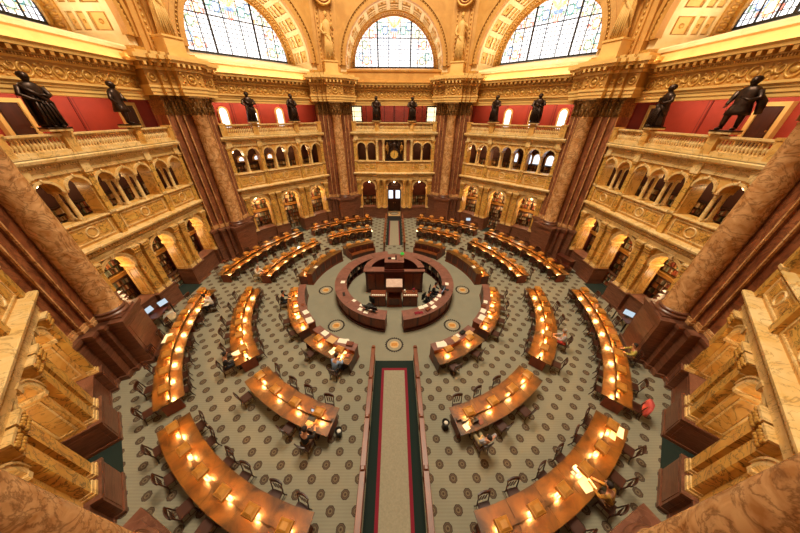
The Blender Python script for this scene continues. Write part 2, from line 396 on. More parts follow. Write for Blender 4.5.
def alcove_mesh(far):
    mb = MB()                                                  # rooms behind the ground arches and the corridor above
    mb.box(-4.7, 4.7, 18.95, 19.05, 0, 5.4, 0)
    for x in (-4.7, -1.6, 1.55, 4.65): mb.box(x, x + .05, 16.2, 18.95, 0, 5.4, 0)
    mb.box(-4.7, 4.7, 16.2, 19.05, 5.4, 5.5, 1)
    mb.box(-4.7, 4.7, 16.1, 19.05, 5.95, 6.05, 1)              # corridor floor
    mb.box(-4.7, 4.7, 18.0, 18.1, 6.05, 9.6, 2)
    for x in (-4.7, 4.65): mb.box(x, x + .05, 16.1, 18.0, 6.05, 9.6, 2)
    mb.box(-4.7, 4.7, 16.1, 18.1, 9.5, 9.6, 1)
    return mb.mesh('alcove_lining', ['alcove', 'ochre', 'corridor'])
def mezz_mesh():
    mb = MB(); mb.box(-1.5, 1.5, 16.78, 18.95, 2.84, 2.92, 0); mb.box(-1.5, 1.5, 16.7, 16.8, 2.74, 2.98, 0)
    return mb.mesh('mezzanine', ['ochre'])
def gallery_mesh():
    mb = MB()
    mb.box(-6.2, 6.2, 15.5, 18.6, 9.62, 9.76, 1)
    mb.box(-7.9, 7.9, 18.4, 18.55, 9.76, 12.65, 0)
    for x in (-5.9, -2.25, .0, 2.25, 5.9): mb.box(x - .12, x + .12, 18.36, 18.4, 9.76, 12.6, 2); mb.box(x - .05, x + .05, 18.34, 18.36, 9.76, 12.6, 0)
    mb.box(-7.9, 7.9, 18.34, 18.4, 9.76, 9.98, 2); mb.box(-7.9, 7.9, 18.34, 18.4, 12.3, 12.65, 3)
    mb.box(-7.4, 7.4, 15.6, 18.6, 12.62, 12.72, 3)
    return mb.mesh('gallery_wall', ['red', 'cream', 'redpanel', 'cream'])
def entab_mesh(frieze_only=False):
    mb = MB()
    if frieze_only:                                           # scrolls and wreaths in relief
        o = 15.49
        for k in range(7):
            c = -3.9 + 1.3 * k; mb.torus_y((c, o, 13.05), .25, .045, 18, 6); mb.ball((c, o, 13.05), .16, .05, .12, 10)
            for s in (-1, 1):
                pts = []
                for t in range(10):
                    q = t / 9; a = 3.6 * pi * q * .6; rr = .2 * (1 - .75 * q); pts.append((c + .65 + s * (.2 - rr * cos(a)) * 1.0, o, 13.05 + s * (.1 - rr * sin(a) * 1.1)))
                mb.tube(pts, [.05 - .025 * i / 9 for i in range(10)], 5)
                mb.ball((c + .65 + s * .2, o, 13.05 - s * .2), .08, .05, .06, 6); mb.ball((c + .65 + s * .05, o, 13.05 + s * .27), .07, .05, .05, 6)
        return mb.mesh('frieze_relief', ['gold'])
    l = 4.6
    mb.sweep([(16.2, 12.14), (15.5, 12.14), (15.5, 12.3), (15.46, 12.31), (15.46, 12.47), (15.42, 12.48), (15.42, 12.6), (15.36, 12.64), (15.36, 12.7), (16.2, 12.7)], -l, l, 0)
    mb.box(-l, l, 15.5, 16.2, 12.7, 13.42, 1)
    mb.sweep([(16.2, 13.42), (15.46, 13.42), (15.4, 13.5), (15.4, 13.62), (16.2, 13.62)], -l, l, 0)
    mb.sweep([(16.2, 13.62), (15.34, 13.62), (15.34, 13.82), (15.08, 13.84), (15.06, 13.95), (14.98, 14.04), (16.2, 14.06)], -l, l, 0)
    for k in range(84): x = -4.5 + k * .108; mb.box(x, x + .055, 15.3, 15.4, 13.5, 13.6, 1)
    for k in range(24): x = -4.45 + k * .38; mb.box(x, x + .16, 15.1, 15.34, 13.66, 13.82, 1)
    return mb.mesh('main_cornice', ['cream', 'ochre'])
def cove_mesh(far):
    mb = MB()
    if far: mb.sweep([(16.2, 14.0), (15.55, 14.0), (15.55, 14.2), (15.62, 14.22), (15.62, 14.9), (15.52, 14.95), (15.5, 15.08), (15.7, 15.12), (19.4, 15.66), (19.4, 14.0)], -4.9, 4.9, 0)
    else:
        mb.sweep([(16.2, 14.04), (15.4, 14.04), (15.75, 14.62), (16.2, 14.62)], -4.9, 4.9, 0)
        mb.sweep([(16.2, 14.62), (15.62, 14.62), (15.58, 14.78), (15.66, 14.86), (19.4, 15.64), (19.4, 14.62)], -4.9, 4.9, 1)
    return mb.mesh('window_ledge', ['tan' if far else 'cream', 'white'])
AZ, AR = 15.35, 4.7                                           # great arch: centre height and radius
def upper_wall_mesh(far):
    mb = MB(); o0, o1 = 15.3, 15.7; N = 28; r = 5.35
    rings = []
    for k in range(N + 1):
        t = pi * k / N; x, z = r * cos(t), AZ + r * sin(t)
        q = min(6.6 / max(1e-6, abs(cos(t))), (22.5 - AZ) / max(1e-6, sin(t))); X, Z = q * cos(t), AZ + q * sin(t)
        rings.append([(x, o0, z), (x, o1, z), (X, o1, Z), (X, o0, Z)])
    mb.loft(rings, 0, False)
    for s in (-1, 1): mb.box(s * 5.35, s * 6.6, o0, o1, 14.0, AZ, 0) if s > 0 else mb.box(-6.6, -5.35, o0, o1, 14.0, AZ, 0)
    # receding mouldings of the archivolt
    mb.archring(0, AZ, 5.12, 5.4, 15.18, 15.5, n=40, mi=0); mb.archring(0, AZ, 4.95, 5.14, 15.26, 15.5, n=40, mi=1)
    mb.archring(0, AZ, 4.66, 4.97, 15.2, 15.6, n=40, mi=0)
    for k in range(66):
        t = pi * (k + .5) / 66; mb.ball((5.04 * cos(t), 15.26, AZ + 5.04 * sin(t)), .07, .05, .07, 6, 2)
    for s in (-1, 1):
        mb.box(min(s * 4.6, s * 5.5), max(s * 4.6, s * 5.5), 15.1, 15.7, 14.06, 14.7, 0); mb.box(min(s * 4.55, s * 5.55), max(s * 4.55, s * 5.55), 15.06, 15.72, 14.7, 14.86, 2)
    return mb.mesh('great_arch', ['tan', 'gilt', 'gold'])
def soffit_mesh():
    mb = MB(); N = 36; o = [15.6, 16.1, 16.25, 17.25, 17.42, 17.85, 18.0, 18.45, 18.62, 19.3]
    mb.archring(0, AZ, AR + .1, AR + .2, 15.5, 19.3, n=N, mi=1)                    # recessed ground of the coffers
    for a, b in ((15.5, 16.15), (17.2, 17.42), (17.85, 18.0), (18.42, 18.6)): mb.archring(0, AZ, AR - .02, AR + .12, a, b, n=N, mi=0)
    mb.archring(0, AZ, AR - .14, AR + .12, 18.6, 19.4, n=N, mi=2)
    K = 13
    for k in range(K + 1):
        t = pi * k / K; d = .036
        mb.archring(0, AZ, AR - .02, AR + .12, 16.1, 18.5, t - d, t + d, 2, 0)
    for k in range(K):
        t0 = pi * (k + .5) / K
        for oc, hw, da in ((16.68, .36, .075), (17.64, .15, .07), (18.22, .15, .07)):
            mb.archring(0, AZ, AR + .05, AR + .12, oc - hw, oc + hw, t0 - da, t0 + da, 2, 3)
            c = (AR + .06) ; mb.ball((c * cos(t0), oc, AZ + c * sin(t0)), .13 * (1 if hw > .2 else .7), .16 * (1 if hw > .2 else .6), .13 * (1 if hw > .2 else .7), 6, 2)
    for k in range(60):
        t = pi * (k + .5) / 60; c = AR - .15; mb.ball((c * cos(t), 18.95, AZ + c * sin(t)), .1, .26, .1, 6, 2)
    for s in (-1, 1): mb.box(min(s * 4.68, s * 5.3), max(s * 4.68, s * 5.3), 15.6, 19.4, 14.0, AZ, 0)
    return mb.mesh('coffered_soffit', ['white', 'ochre', 'gold', 'cream'])
WZ, WR = 15.72, 4.36
def window_ring_mesh():
    mb = MB(); mb.archring(0, WZ - .3, WR - .02, 5.1, 19.3, 19.5, n=40, mi=0); mb.archring(0, WZ, WR - .1, WR + .12, 19.22, 19.34, n=40, mi=1)
    return mb.mesh('window_surround', ['tan', 'gold'])
def glass_mesh():
    keep = MB(); ring = [(WR * cos(pi * k / 40), 19.52, WZ + WR * sin(pi * k / 40)) for k in range(41)]
    keep.loft([ring, [(x, 19.56, z) for x, y, z in ring]], 0, False)
    return keep.mesh('glass', ['window'])
def bars_mesh():
    mb = MB()
    for x, t in ((-1.75, .07), (1.75, .07)): mb.box(x - t, x + t, 19.42, 19.54, WZ, WZ + sqrt(WR * WR - x * x), 0)
    for x in (-3.4, -2.55, -.62, .62, 2.55, 3.4): mb.box(x - .03, x + .03, 19.44, 19.53, WZ, WZ + sqrt(WR * WR - x * x), 0)
    for k in range(1, 27):
        x = -WR + k * WR * 2 / 27; mb.box(x - .013, x + .013, 19.48, 19.53, WZ, WZ + (sqrt(WR * WR - x * x) if abs(x) > 2.4 else min(2.7, sqrt(WR * WR - x * x))), 0)
    for k in range(1, 15):
        z = k * .3; h = sqrt(max(0, WR * WR - z * z)); t = .035 if k == 8 else .013
        mb.box(-h, h, 19.47, 19.53, WZ + z - t, WZ + z + t, 0)
    mb.archring(0, WZ, WR - .09, WR, 19.42, 19.56, n=40, mi=0); mb.box(-WR, WR, 19.4, 19.56, WZ - .06, WZ + .05, 0)
    return mb.mesh('window_bars', ['leadbar'])
def emblem_mesh(colr, alt):
    mb = MB()
    def disc(cx, cz, rx, rz, y, mi, n=14): mb.add([(cx + rx * cos(2 * pi * k / n), y, cz + rz * sin(2 * pi * k / n)) for k in range(n)] + [(cx + rx * cos(2 * pi * k / n), y + .02, cz + rz * sin(2 * pi * k / n)) for k in range(n)], [tuple(range(n)), tuple(range(2 * n - 1, n - 1, -1))] + [(k, (k + 1) % n, n + (k + 1) % n, n + k) for k in range(n)], mi)
    disc(0, 0, .3, .36, 19.485, 0)
    disc(0, 0, .2, .25, 19.47, 1)
    for k in range(9): a = 2 * pi * k / 9; disc(.33 * cos(a), .39 * sin(a), .06, .06, 19.49, 2, 7)
    for s in (-1, 1): disc(s * .5, -.12, .1, .16, 19.49, 2, 7); disc(s * .44, .3, .1, .12, 19.49, 1, 7)
    return mb.mesh('glass_emblem', [colr, 'g_wash', alt])
def shield_mesh():
    mb = MB(); y = 19.47
    out = [(-.34, .42), (.34, .42), (.36, .0), (.22, -.3), (0, -.46), (-.22, -.3), (-.36, 0)]
    mb.loft([[(x, y, z) for x, z in out], [(x, y + .02, z) for x, z in out]], 0, False)
    mb.box(-.35, .35, y - .012, y, .14, .42, 1)
    for x in (-.2, 0, .2): mb.box(x - .035, x + .035, y - .012, y, -.24, .14, 2)
    for s in (-1, 1):
        for k in range(5): mb.tube([(s * .1, y, .5 + .03 * k), (s * (.45 + .06 * k), y, .72 + .13 * k), (s * (.62 + .05 * k), y, .5 + .16 * k)], [.05, .06, .02], 5, 3)
    mb.ball((0, y, .95), .1, .02, .12, 8, 3); mb.ball((0, y, .62), .2, .02, .3, 8, 3)
    return mb.mesh('glass_shield', ['g_red', 'g_blue', 'g_wash', 'g_orange'])
wm = {False: wall_mesh(False), True: wall_mesh(True)}
corn_me, plin_me, plin_s, pil_me, upil_me, coln_me = cornice_mesh(), plinth_mesh(.715), plinth_mesh(.27), pilaster_mesh(), upper_pilaster_mesh(), colonnette_mesh()
alc_me, mez_me, gal_me, ent_me, fri_me = alcove_mesh(False), mezz_mesh(), gallery_mesh(), entab_mesh(), entab_mesh(True)
arch_me, sof_me, ring_me, gl_me, bar_me = upper_wall_mesh(False), soffit_mesh(), window_ring_mesh(), glass_mesh(), bars_mesh()
cove_me = {False: cove_mesh(False), True: cove_mesh(True)}
emb = [emblem_mesh(a, b) for a, b in (('g_teal', 'g_green'), ('g_orange', 'g_red'), ('g_green', 'g_orange'), ('g_blue', 'g_green'))]; shd = shield_mesh()
dado_me = MB().box(-.86, .86, 15.36, 15.6, .1, 1.32, 0).box(-.86, .86, 15.32, 16.25, 1.32, 1.4, 0).box(-.86, .86, 15.32, 15.6, 0, .14, 0).box(-.7, .7, 15.345, 15.36, .24, 1.2, 0).mesh('dado_panel', ['maroon'])
WALL = {}
wn = 0
for a in sorted(SIDE):
    far = a == 180; rz = R(a + 180)
    W = struct(link('wall_' + SIDE[a], wm[far], None, local(a, 0, 0), rz)); WALL[a] = W
    if a == 0: continue
    def on(name, me, x=0, y=0, z=0, par=W): return link(name, me, par, (x, y, z))
    on('cornice', corn_me)
    for x in (-1.55, 1.55): on('plinth', plin_me, x)
    for x in (-4.2, 4.2): on('plinth', plin_s, x)
    for x in (-4.18, -1.88, -1.22, 1.22, 1.88, 4.18): on('pilaster', pil_me, x)
    for x in (-4.36, -1.81, 1.81, 4.36) if not far else (-4.36, -1.95, -1.2, 1.2, 1.95, 4.36): on('upper_pilaster', upil_me, x)
    for x in (-3.125, -.575, .575, 3.125) if not far else (-3.12, 3.12): on('colonnette', coln_me, x)
    for x in (-3.1, 3.1): on('dado_panel', dado_me, x)
    on('alcove_lining', alc_me)
    if not far:
        for x in (-3.1, 0, 3.1): on('mezzanine', mez_me, x)
    on('gallery_wall', gal_me); on('main_cornice', ent_me, 0, .26); on('frieze_relief', fri_me, 0, .26)
    on('window_ledge', cove_me[far], 0, .2); on('great_arch', arch_me, 0, .15); on('coffered_soffit', sof_me); on('window_surround', ring_me)
    if a in (45, 315): continue
    wn += 1
    G = struct(link('window_%d' % wn, bar_me, None, local(a, 0, 0), rz))
    link('glass', gl_me, G)
    for k, t in enumerate((14, 31, 48, 65, 115, 132, 149, 166)):
        q = R(t); link('glass_emblem', emb[k % 4], G, ((WR - .72) * cos(q), 0, WZ + (WR - .72) * sin(q)))
    for k, (x, z) in enumerate(((-3.0, .55), (3.0, .55), (-.95, 3.0), (.95, 3.0))): link('glass_emblem', emb[(k + 1) % 4], G, (x, 0, WZ + z))
    link('glass_shield', shd, G, (0, 0, WZ + 2.75))

# ------------------------------------------------------------------ corner piers with their great columns
def steps(mb, plan, z0, z1, g=0.0, mi=0):
    for hv, u in plan: mb.box(-hv - g, hv + g, u - g, 17.2, z0, z1, mi)
PED = [(.87, 14.46), (1.15, 15.02), (1.55, 15.25), (2.05, 15.62)]
PIL = [(.85, 15.45), (1.25, 15.62), (1.7, 15.8)]
ENT = [(.8, 14.62), (1.1, 14.98), (1.5, 15.2), (2.15, 15.45)]
def leaf_row(mb, pts, z, h, mi=0):
    for x, y, nx, ny in pts:
        mb.tube([(x, y, z), (x + nx * .03, y + ny * .03, z + h * .6), (x + nx * .1, y + ny * .1, z + h * .92), (x + nx * .15, y + ny * .15, z + h * .8)], [.09, .085, .06, .02], 6, mi)
mb = MB(); steps(mb, PED, .24, 2.76); steps(mb, PED, 0, .24, .09); steps(mb, PED, 2.76, 2.86, .04); steps(mb, PED, 2.86, 3.05, .09)
mb.box(-.66, .66, 14.445, 14.47, .5, 2.5, 0); ped_me = mb.mesh('pedestal', ['maroon'])
mb = MB(); steps(mb, PIL, 3.35, 11.3); steps(mb, PIL, 3.05, 3.2, .08, 1); steps(mb, PIL, 3.2, 3.35, .04, 1)
for hv, u in PIL:
    for s in (-1, 1): mb.box(s * hv - .03, s * hv + .03, u - .02, u + .06, 3.35, 11.3, 1)
pshaft_me = mb.mesh('pilaster_shaft', ['rosso', 'column'])
mb = MB()
for hv, u in PIL:
    mb.box(-hv, hv, u, 17.2, 11.3, 12.3, 0); mb.box(-hv - .09, hv + .09, u - .12, 17.2, 12.28, 12.4, 0)
    pts = [(s * (hv - .08 - .2 * k), u, 0, -1) for s in (-1, 1) for k in range(2)]
    leaf_row(mb, pts, 11.35, .45); leaf_row(mb, pts, 11.7, .5)
    for s in (-1, 1): mb.ball((s * hv, u - .07, 12.18), .11, .1, .1, 8)
pcap_me = mb.mesh('pilaster_capital', ['capital'])
CU = 15.12
mb = MB(); mb.box(-.64, .64, CU - .62, CU + .64, 3.05, 3.13, 0)
mb.lathe([(.66, 3.13), (.68, 3.18), (.66, 3.24), (.59, 3.26), (.57, 3.31), (.6, 3.34), (.61, 3.38), (.56, 3.42), (.53, 3.44)], (0, CU), 28, 0); cbase_me = mb.mesh('column_base', ['maroon'])
mb = MB(); mb.lathe([(.54, 3.44), (.5, 3.54), (.495, 5.5), (.485, 7.5), (.46, 9.6), (.435, 11.2), (.46, 11.24), (.46, 11.3)], (0, CU), 32, 0); shaft_me = mb.mesh('column_shaft', ['column'])
mb = MB(); mb.lathe([(.44, 11.3), (.45, 11.6), (.5, 11.95), (.64, 12.25), (.66, 12.3)], (0, CU), 20, 0)
ring = [(.45 * cos(2 * pi * k / 10), CU + .45 * sin(2 * pi * k / 10), cos(2 * pi * k / 10), sin(2 * pi * k / 10)) for k in range(10)]
leaf_row(mb, ring, 11.33, .45); ring2 = [(.47 * cos(2 * pi * (k + .5) / 10), CU + .47 * sin(2 * pi * (k + .5) / 10), cos(2 * pi * (k + .5) / 10), sin(2 * pi * (k + .5) / 10)) for k in range(10)]
leaf_row(mb, ring2, 11.62, .5)
for k in range(4):
    q = pi / 4 + k * pi / 2; mb.ball((.64 * cos(q), CU + .64 * sin(q), 12.18), .13, .13, .12, 8)
mb.box(-.66, .66, CU - .66, CU + .66, 12.29, 12.4, 0); ccap_me = mb.mesh('column_capital', ['capital'])
mb = MB(); steps(mb, ENT, 12.4, 12.58, 0, 0); steps(mb, ENT, 12.58, 12.8, .04, 0); steps(mb, ENT, 12.8, 12.92, .09, 0); steps(mb, ENT, 12.92, 13.7, 0, 1)
steps(mb, ENT, 13.7, 13.85, .07, 0); steps(mb, ENT, 13.85, 14.05, .14, 1); steps(mb, ENT, 14.05, 14.2, .32, 0); steps(mb, ENT, 14.2, 14.4, .42, 0); steps(mb, ENT, 14.4, 14.6, .05, 0)
for hv, u in ENT:
    x = -hv
    while x < hv: mb.box(x, x + .14, u - .34, u, 13.88, 14.05, 0); x += .33
pent_me = mb.mesh('entablature', ['cream', 'ochre'])
mb = MB(); mb.torus_y((0, 14.6, 13.31), .26, .05, 18, 6); mb.ball((0, 14.6, 13.31), .17, .05, .13, 8)
for s in (-1, 1):
    mb.torus_y((s * .96, 14.96, 13.31), .11, .04, 14, 6); mb.torus_y((s * 1.3, 15.18, 13.31), .15, .04, 14, 6); mb.torus_y((s * 1.84, 15.43, 13.31), .2, .045, 14, 6); mb.ball((s * 1.84, 15.43, 13.31), .12, .05, .1, 8)
    for z in (13.02, 13.6): mb.ball((s * .6, 14.6, z), .12, .05, .08, 6); mb.ball((s * .48, 14.6, (z + 13.31) / 2), .09, .05, .07, 6)
pfri_me = mb.mesh('frieze_wreath', ['gold'])
mb = MB(); mb.box(-.58, .58, 15.0, 16.5, 14.6, 15.42, 0); mb.box(-.64, .64, 14.94, 16.5, 15.42, 15.52, 0); mb.box(-.64, .64, 14.94, 16.5, 14.6, 14.72, 0); blk_me = mb.mesh('figure_block', ['cream'])
mb = MB()
for hv, u in ((.42, 15.95), (.78, 16.1), (1.1, 16.25)): mb.box(-hv, hv, u, 17.0, 14.6, 22.4, 0)
for s in (-1, 1):
    for k in range(24): mb.ball((s * .6, 16.08, 14.9 + k * .3), .07, .06, .1, 6, 1)
ribs_me = mb.mesh('corner_rib', ['tan', 'gold'])
mb = MB(); mb.torus_y((0, 15.72, 20.0), .74, .1, 24, 8, 0); mb.torus_y((0, 15.74, 20.0), .52, .06, 20, 6, 0); mb.ball((0, 15.78, 20.0), .72, .08, .72, 20, 1)
for k in range(3): mb.ball((0, 15.68, 19.75 + .25 * k), .2 - .04 * k, .08, .16, 8, 0)
med_me = mb.mesh('roundel', ['gold', 'redpanel'])
PIERNAME = {22.5: 'front right', 67.5: 'right near', 112.5: 'right far', 157.5: 'back right', 202.5: 'back left', 247.5: 'left far', 292.5: 'left near', 337.5: 'front left'}
PLAB = {22.5: 'marble corner pier at bottom right of the view, column seen from above', 67.5: 'marble corner pier with rose column between right wall and near-right alcoves',
        112.5: 'marble corner pier with rose column between right wall and back-right wall', 157.5: 'marble corner pier with slender rose column right of the clock wall',
        202.5: 'marble corner pier with slender rose column left of the clock wall', 247.5: 'marble corner pier with rose column between left wall and back-left wall',
        292.5: 'marble corner pier with rose column between left wall and near-left alcoves', 337.5: 'marble corner pier at bottom left of the view, column seen from above'}
for pa in PIERNAME:
    P = thing('corner_pier', PLAB[pa], 'pier', polar(15.5, pa) + (0,), R(pa + 180), 'corner piers of the octagon')
    for nm, me in (('pedestal', ped_me), ('pilaster_shaft', pshaft_me), ('pilaster_capital', pcap_me), ('column_base', cbase_me), ('column_shaft', shaft_me), ('column_capital', ccap_me), ('entablature', pent_me), ('frieze_wreath', pfri_me), ('figure_block', blk_me), ('corner_rib', ribs_me), ('roundel', med_me)):
        link(nm, me, P, (0, -15.5, 0))

# ------------------------------------------------------------------ figures
def ellring(cx, cy, z, rx, ry, n=16, fold=0.0, ph=0.0, freq=7):
    return [(cx + rx * (1 + fold * sin(freq * 2 * pi * k / n * 1.0 + ph)) * cos(2 * pi * k / n), cy + ry * (1 + fold * sin(freq * 2 * pi * k / n + ph)) * sin(2 * pi * k / n), z) for k in range(n)]
def head(mb, c, r, yaw=0, mi=0, hair=None):                  # skull, nose, ears, chin; faces -y
    ca, sa = cos(yaw), sin(yaw)
    def q(x, y, z): return (c[0] + ca * x - sa * y, c[1] + sa * x + ca * y, c[2] + z)
    mb.ball(c, r * .82, r * .95, r * 1.12, 12, mi); mb.ball(q(0, -r * .35, -r * .55), r * .58, r * .5, r * .52, 8, mi)
    mb.tube([q(0, -r * .88, r * .15), q(0, -r * 1.14, -r * .22), q(0, -r * .9, -r * .3)], [r * .09, r * .15, r * .06], 5, mi)
    for s in (-1, 1): mb.ball(q(s * r * .82, 0, -r * .05), r * .12, r * .2, r * .28, 6, mi); mb.ball(q(s * r * .32, -r * .84, r * .1), r * .12, r * .09, r * .09, 6, mi)
def statue_mesh(kind):
    """standing bronze figure facing -y, about 1.95 m; kind: robe, cloak, coat"""
    mb = MB(); n = 20
    mb.box(-.34, .34, -.3, .3, 0, .06, 0, .01)
    if kind == 'coat':
        for s, st in ((-1, -.12), (1, .1)):
            mb.tube([(s * .12, st * .4, .98), (s * .14, st * 1.1, .55), (s * .15, st, .34), (s * .15, st + .02, .1)], [.125, .1, .085, .055], 8); mb.ball((s * .16, st - .1, .11), .065, .17, .06, 8)
        mb.loft([ellring(0, .03, z, a, b, n, .05) for z, a, b in ((.62, .34, .3), (.8, .31, .27), (1.05, .25, .2), (1.3, .27, .19), (1.5, .29, .18), (1.62, .2, .14), (1.68, .09, .09))])
        mb.tube([(.1, .16, 1.5), (.38, .22, 1.1), (.44, .24, .66)], [.1, .13, .1], 8)
    else:
        f = .10 if kind == 'robe' else .07
        mb.loft([ellring(0, .0 + (1.2 - z) * .02, z, a, b, 28, f if z < 1.3 else .02, z * .6, 7) for z, a, b in ((.06, .3, .27), (.2, .29, .26), (.55, .25, .22), (.9, .24, .2), (1.08, .22, .17), (1.3, .26, .18), (1.48, .29, .18), (1.6, .2, .14), (1.67, .09, .09))])
        for k in range(5): x = -.2 + .1 * k; mb.tube([(x * .7, -.17, 1.2), (x, -.24, .7), (x * 1.2, -.27, .1)], [.03, .045, .04], 6)
        mb.ball((-.1, -.27, .1), .06, .12, .05, 6); mb.ball((.12, -.3, .1), .06, .12, .05, 6)
        mb.tube([(-.27, -.04, 1.52), (-.05, -.2, 1.25), (.22, -.18, .95), (.3, .0, .6)], [.06, .08, .08, .05], 8)
    if kind == 'cloak':
        mb.loft([[(x * a, .1 + .02 + y * b, z) for x, y in ((-1, -.4), (-.5, .1), (0, .3), (.5, .1), (1, -.4), (.8, .5), (0, .9), (-.8, .5))] for z, a, b in ((.12, .36, .22), (.6, .37, .22), (1.1, .34, .2), (1.5, .3, .16), (1.64, .16, .1))])
    mb.tube([(0, 0, 1.58), (0, -.02, 1.76)], [.1, .08], 8)
    head(mb, (0, -.03, 1.83), .15)
    mb.ball((0, .01, 1.87), .145, .155, .14, 10)
    mb.tube([(-.28, 0, 1.5), (-.37, .02, 1.22), (-.2 if kind != 'coat' else -.36, -.2 if kind != 'coat' else -.1, 1.06), (-.05 if kind != 'coat' else -.34, -.26 if kind != 'coat' else -.14, .98)], [.085, .08, .06, .04], 8)
    mb.tube([(.28, 0, 1.5), (.38, -.02, 1.24), (.22, -.22, 1.16), (.08, -.27, 1.24)], [.085, .08, .06, .04], 8)
    for s, px, py, pz in ((-1, -.03 if kind != 'coat' else -.34, -.28 if kind != 'coat' else -.16, .95), (1, .05, -.29, 1.26)):
        for k in range(4): mb.tube([(px + .018 * k - .03, py, pz), (px + .018 * k - .03, py - .05, pz - .06)], [.014, .009], 5)
        mb.tube([(px - s * .04, py, pz + .02), (px - s * .07, py - .05, pz)], [.014, .01], 5)
    if kind == 'robe': mb.box(.02, .2, -.36, -.3, 1.2, 1.42, 0, .01)
    return mb.mesh('figure', ['bronze'])
ST = {k: statue_mesh(k) for k in ('robe', 'cloak', 'coat')}
foot_me = MB().box(-.4, .4, -.32, .36, 0, .1, 0, .015).mesh('foot_block', ['siena_pale'])

# ------------------------------------------------------------------ gallery balustrades and the statues standing on them
def baluster_mesh():
    return MB().box(-.06, .06, -.06, .06, 0, .04).lathe([(.045, .04), (.04, .08), (.075, .2), (.07, .26), (.03, .38), (.045, .42), (.035, .46), (.05, .5)], (0, 0), 8).box(-.06, .06, -.06, .06, .5, .54).mesh('baluster', ['siena_pale'])
bal_me = baluster_mesh()
rail_me = MB().box(-4.5, 4.5, -.17, .17, .8, .88).box(-4.5, 4.5, -.13, .13, .76, .8).mesh('top_rail', ['siena_pale'])
bbase_me = MB().box(-4.5, 4.5, -.16, .16, 0, .22).box(-4.5, 4.5, -.2, .16, 0, .08).mesh('base_course', ['siena_pale'])
bpier_me = MB().box(-.21, .21, -.19, .19, .0, .9).box(-.25, .25, -.22, .22, .86, .96).box(-.13, .13, -.2, -.19, .3, .74).mesh('pier', ['siena'])
SLAB = {90: ('right', ('near the door', 'coat'), ('beside the far pier', 'robe')), 270: ('left', ('near the door', 'cloak'), ('beside the far pier', 'coat')),
        135: ('back-right', ('nearer the right pier, leaning on a staff', 'cloak'), ('nearer the clock wall', 'robe')), 225: ('back-left', ('nearer the left pier', 'robe'), ('nearer the clock wall', 'cloak')), 180: ('back', ('left above the clock', 'cloak'), ('right above the clock', 'robe'))}
WNAME = {90: 'right wall', 270: 'left wall', 135: 'back-right wall', 225: 'back-left wall', 180: 'clock wall'}
for a in WNAME:
    B = thing('balustrade', 'pale marble balustrade along the upper gallery of the %s' % WNAME[a], 'balustrade', local(a, 0, 15.2, 9.76), R(a + 180), 'gallery balustrades')
    link('top_rail', rail_me, B); link('base_course', bbase_me, B)
    for x in (-4.3, -1.85, 1.85, 4.3): link('pier', bpier_me, B, (x, 0, 0))
    for x0, x1, n in ((-4.07, -2.08, 14), (-1.62, 1.62, 23), (2.08, 4.07, 14)):
        for k in range(n): link('baluster', bal_me, B, (x0 + (x1 - x0) * (k + .5) / n, 0, .22))
    nm, s1, s2 = SLAB[a]
    sgn = {90: (1.85, -1.85), 270: (-1.85, 1.85), 135: (1.85, -1.85), 225: (-1.85, 1.85), 180: (-1.85, 1.85)}[a]
    desc = {'robe': 'bronze robed statue', 'cloak': 'bronze cloaked statue', 'coat': 'bronze statue in knee-length coat'}
    for x, (wh, kd) in zip(sgn, (s1, s2)):
        S = thing('bronze_statue', '%s on balustrade of %s, %s' % (desc[kd], WNAME[a], wh), 'statue', local(a, x * (1.0 if a in (135, 180, 225) else 1.0) + {90: .2, 270: -.2}.get(a, 0), 15.16, 10.72), R(a + 180 + (12 if x > 0 else -14)), 'bronze statues on the gallery balustrades')
        link('foot_block', foot_me, S); link('figure', ST[kd], S, (0, 0, .1)).scale = (1.22, 1.15, 1.04)
        if a == 135 and kd == 'cloak': link('staff', MB().tube([(.42, -.3, .12), (.1, -.3, 1.3)], .02, 6).mesh('staff', ['bronze']), S)
# ivory figures on the piers, between the great arches
def angel_mesh():
    mb = MB(); n = 28
    mb.loft([ellring(0, .0, z, a, b, n, .09 if z < 1.9 else .02, z * .5, 7) for z, a, b in ((0, .42, .36), (.5, .38, .32), (1.1, .34, .28), (1.55, .31, .26), (1.8, .25, .2), (2.2, .33, .23), (2.5, .38, .22), (2.68, .25, .17), (2.78, .11, .11))])
    for k in range(6): x = -.28 + .11 * k; mb.tube([(x * .7, -.22, 1.7), (x, -.31, 1.0), (x * 1.2, -.36, .05)], [.04, .06, .05], 6)
    mb.tube([(-.3, -.1, 1.9), (0, -.28, 1.6), (.34, -.2, 1.2), (.42, .0, .5)], [.08, .1, .1, .06], 8)
    mb.tube([(0, 0, 2.7), (0, -.02, 2.98)], [.1, .085], 8); head(mb, (0, -.04, 3.1), .17); mb.ball((0, .03, 3.16), .165, .18, .17, 10)
    mb.tube([(-.36, 0, 2.5), (-.5, .02, 2.1), (-.36, -.24, 1.85), (-.2, -.32, 1.8)], [.11, .1, .075, .05], 8); mb.tube([(.36, 0, 2.5), (.52, 0, 2.15), (.4, -.2, 2.35), (.34, -.28, 2.55)], [.11, .1, .075, .05], 8)
    for s, p in ((-1, (-.16, -.34, 1.78)), (1, (.33, -.3, 2.6))):
        for k in range(4): mb.tube([(p[0] + .025 * k - .04, p[1], p[2]), (p[0] + .03 * k - .04, p[1] - .06, p[2] + .03)], [.02, .012], 5)
        mb.tube([(p[0] - s * .05, p[1], p[2]), (p[0] - s * .09, p[1] - .03, p[2] + .03)], [.02, .014], 5)
    return mb.mesh('plaster_figure', ['plaster_fig'])
ang_me = angel_mesh()
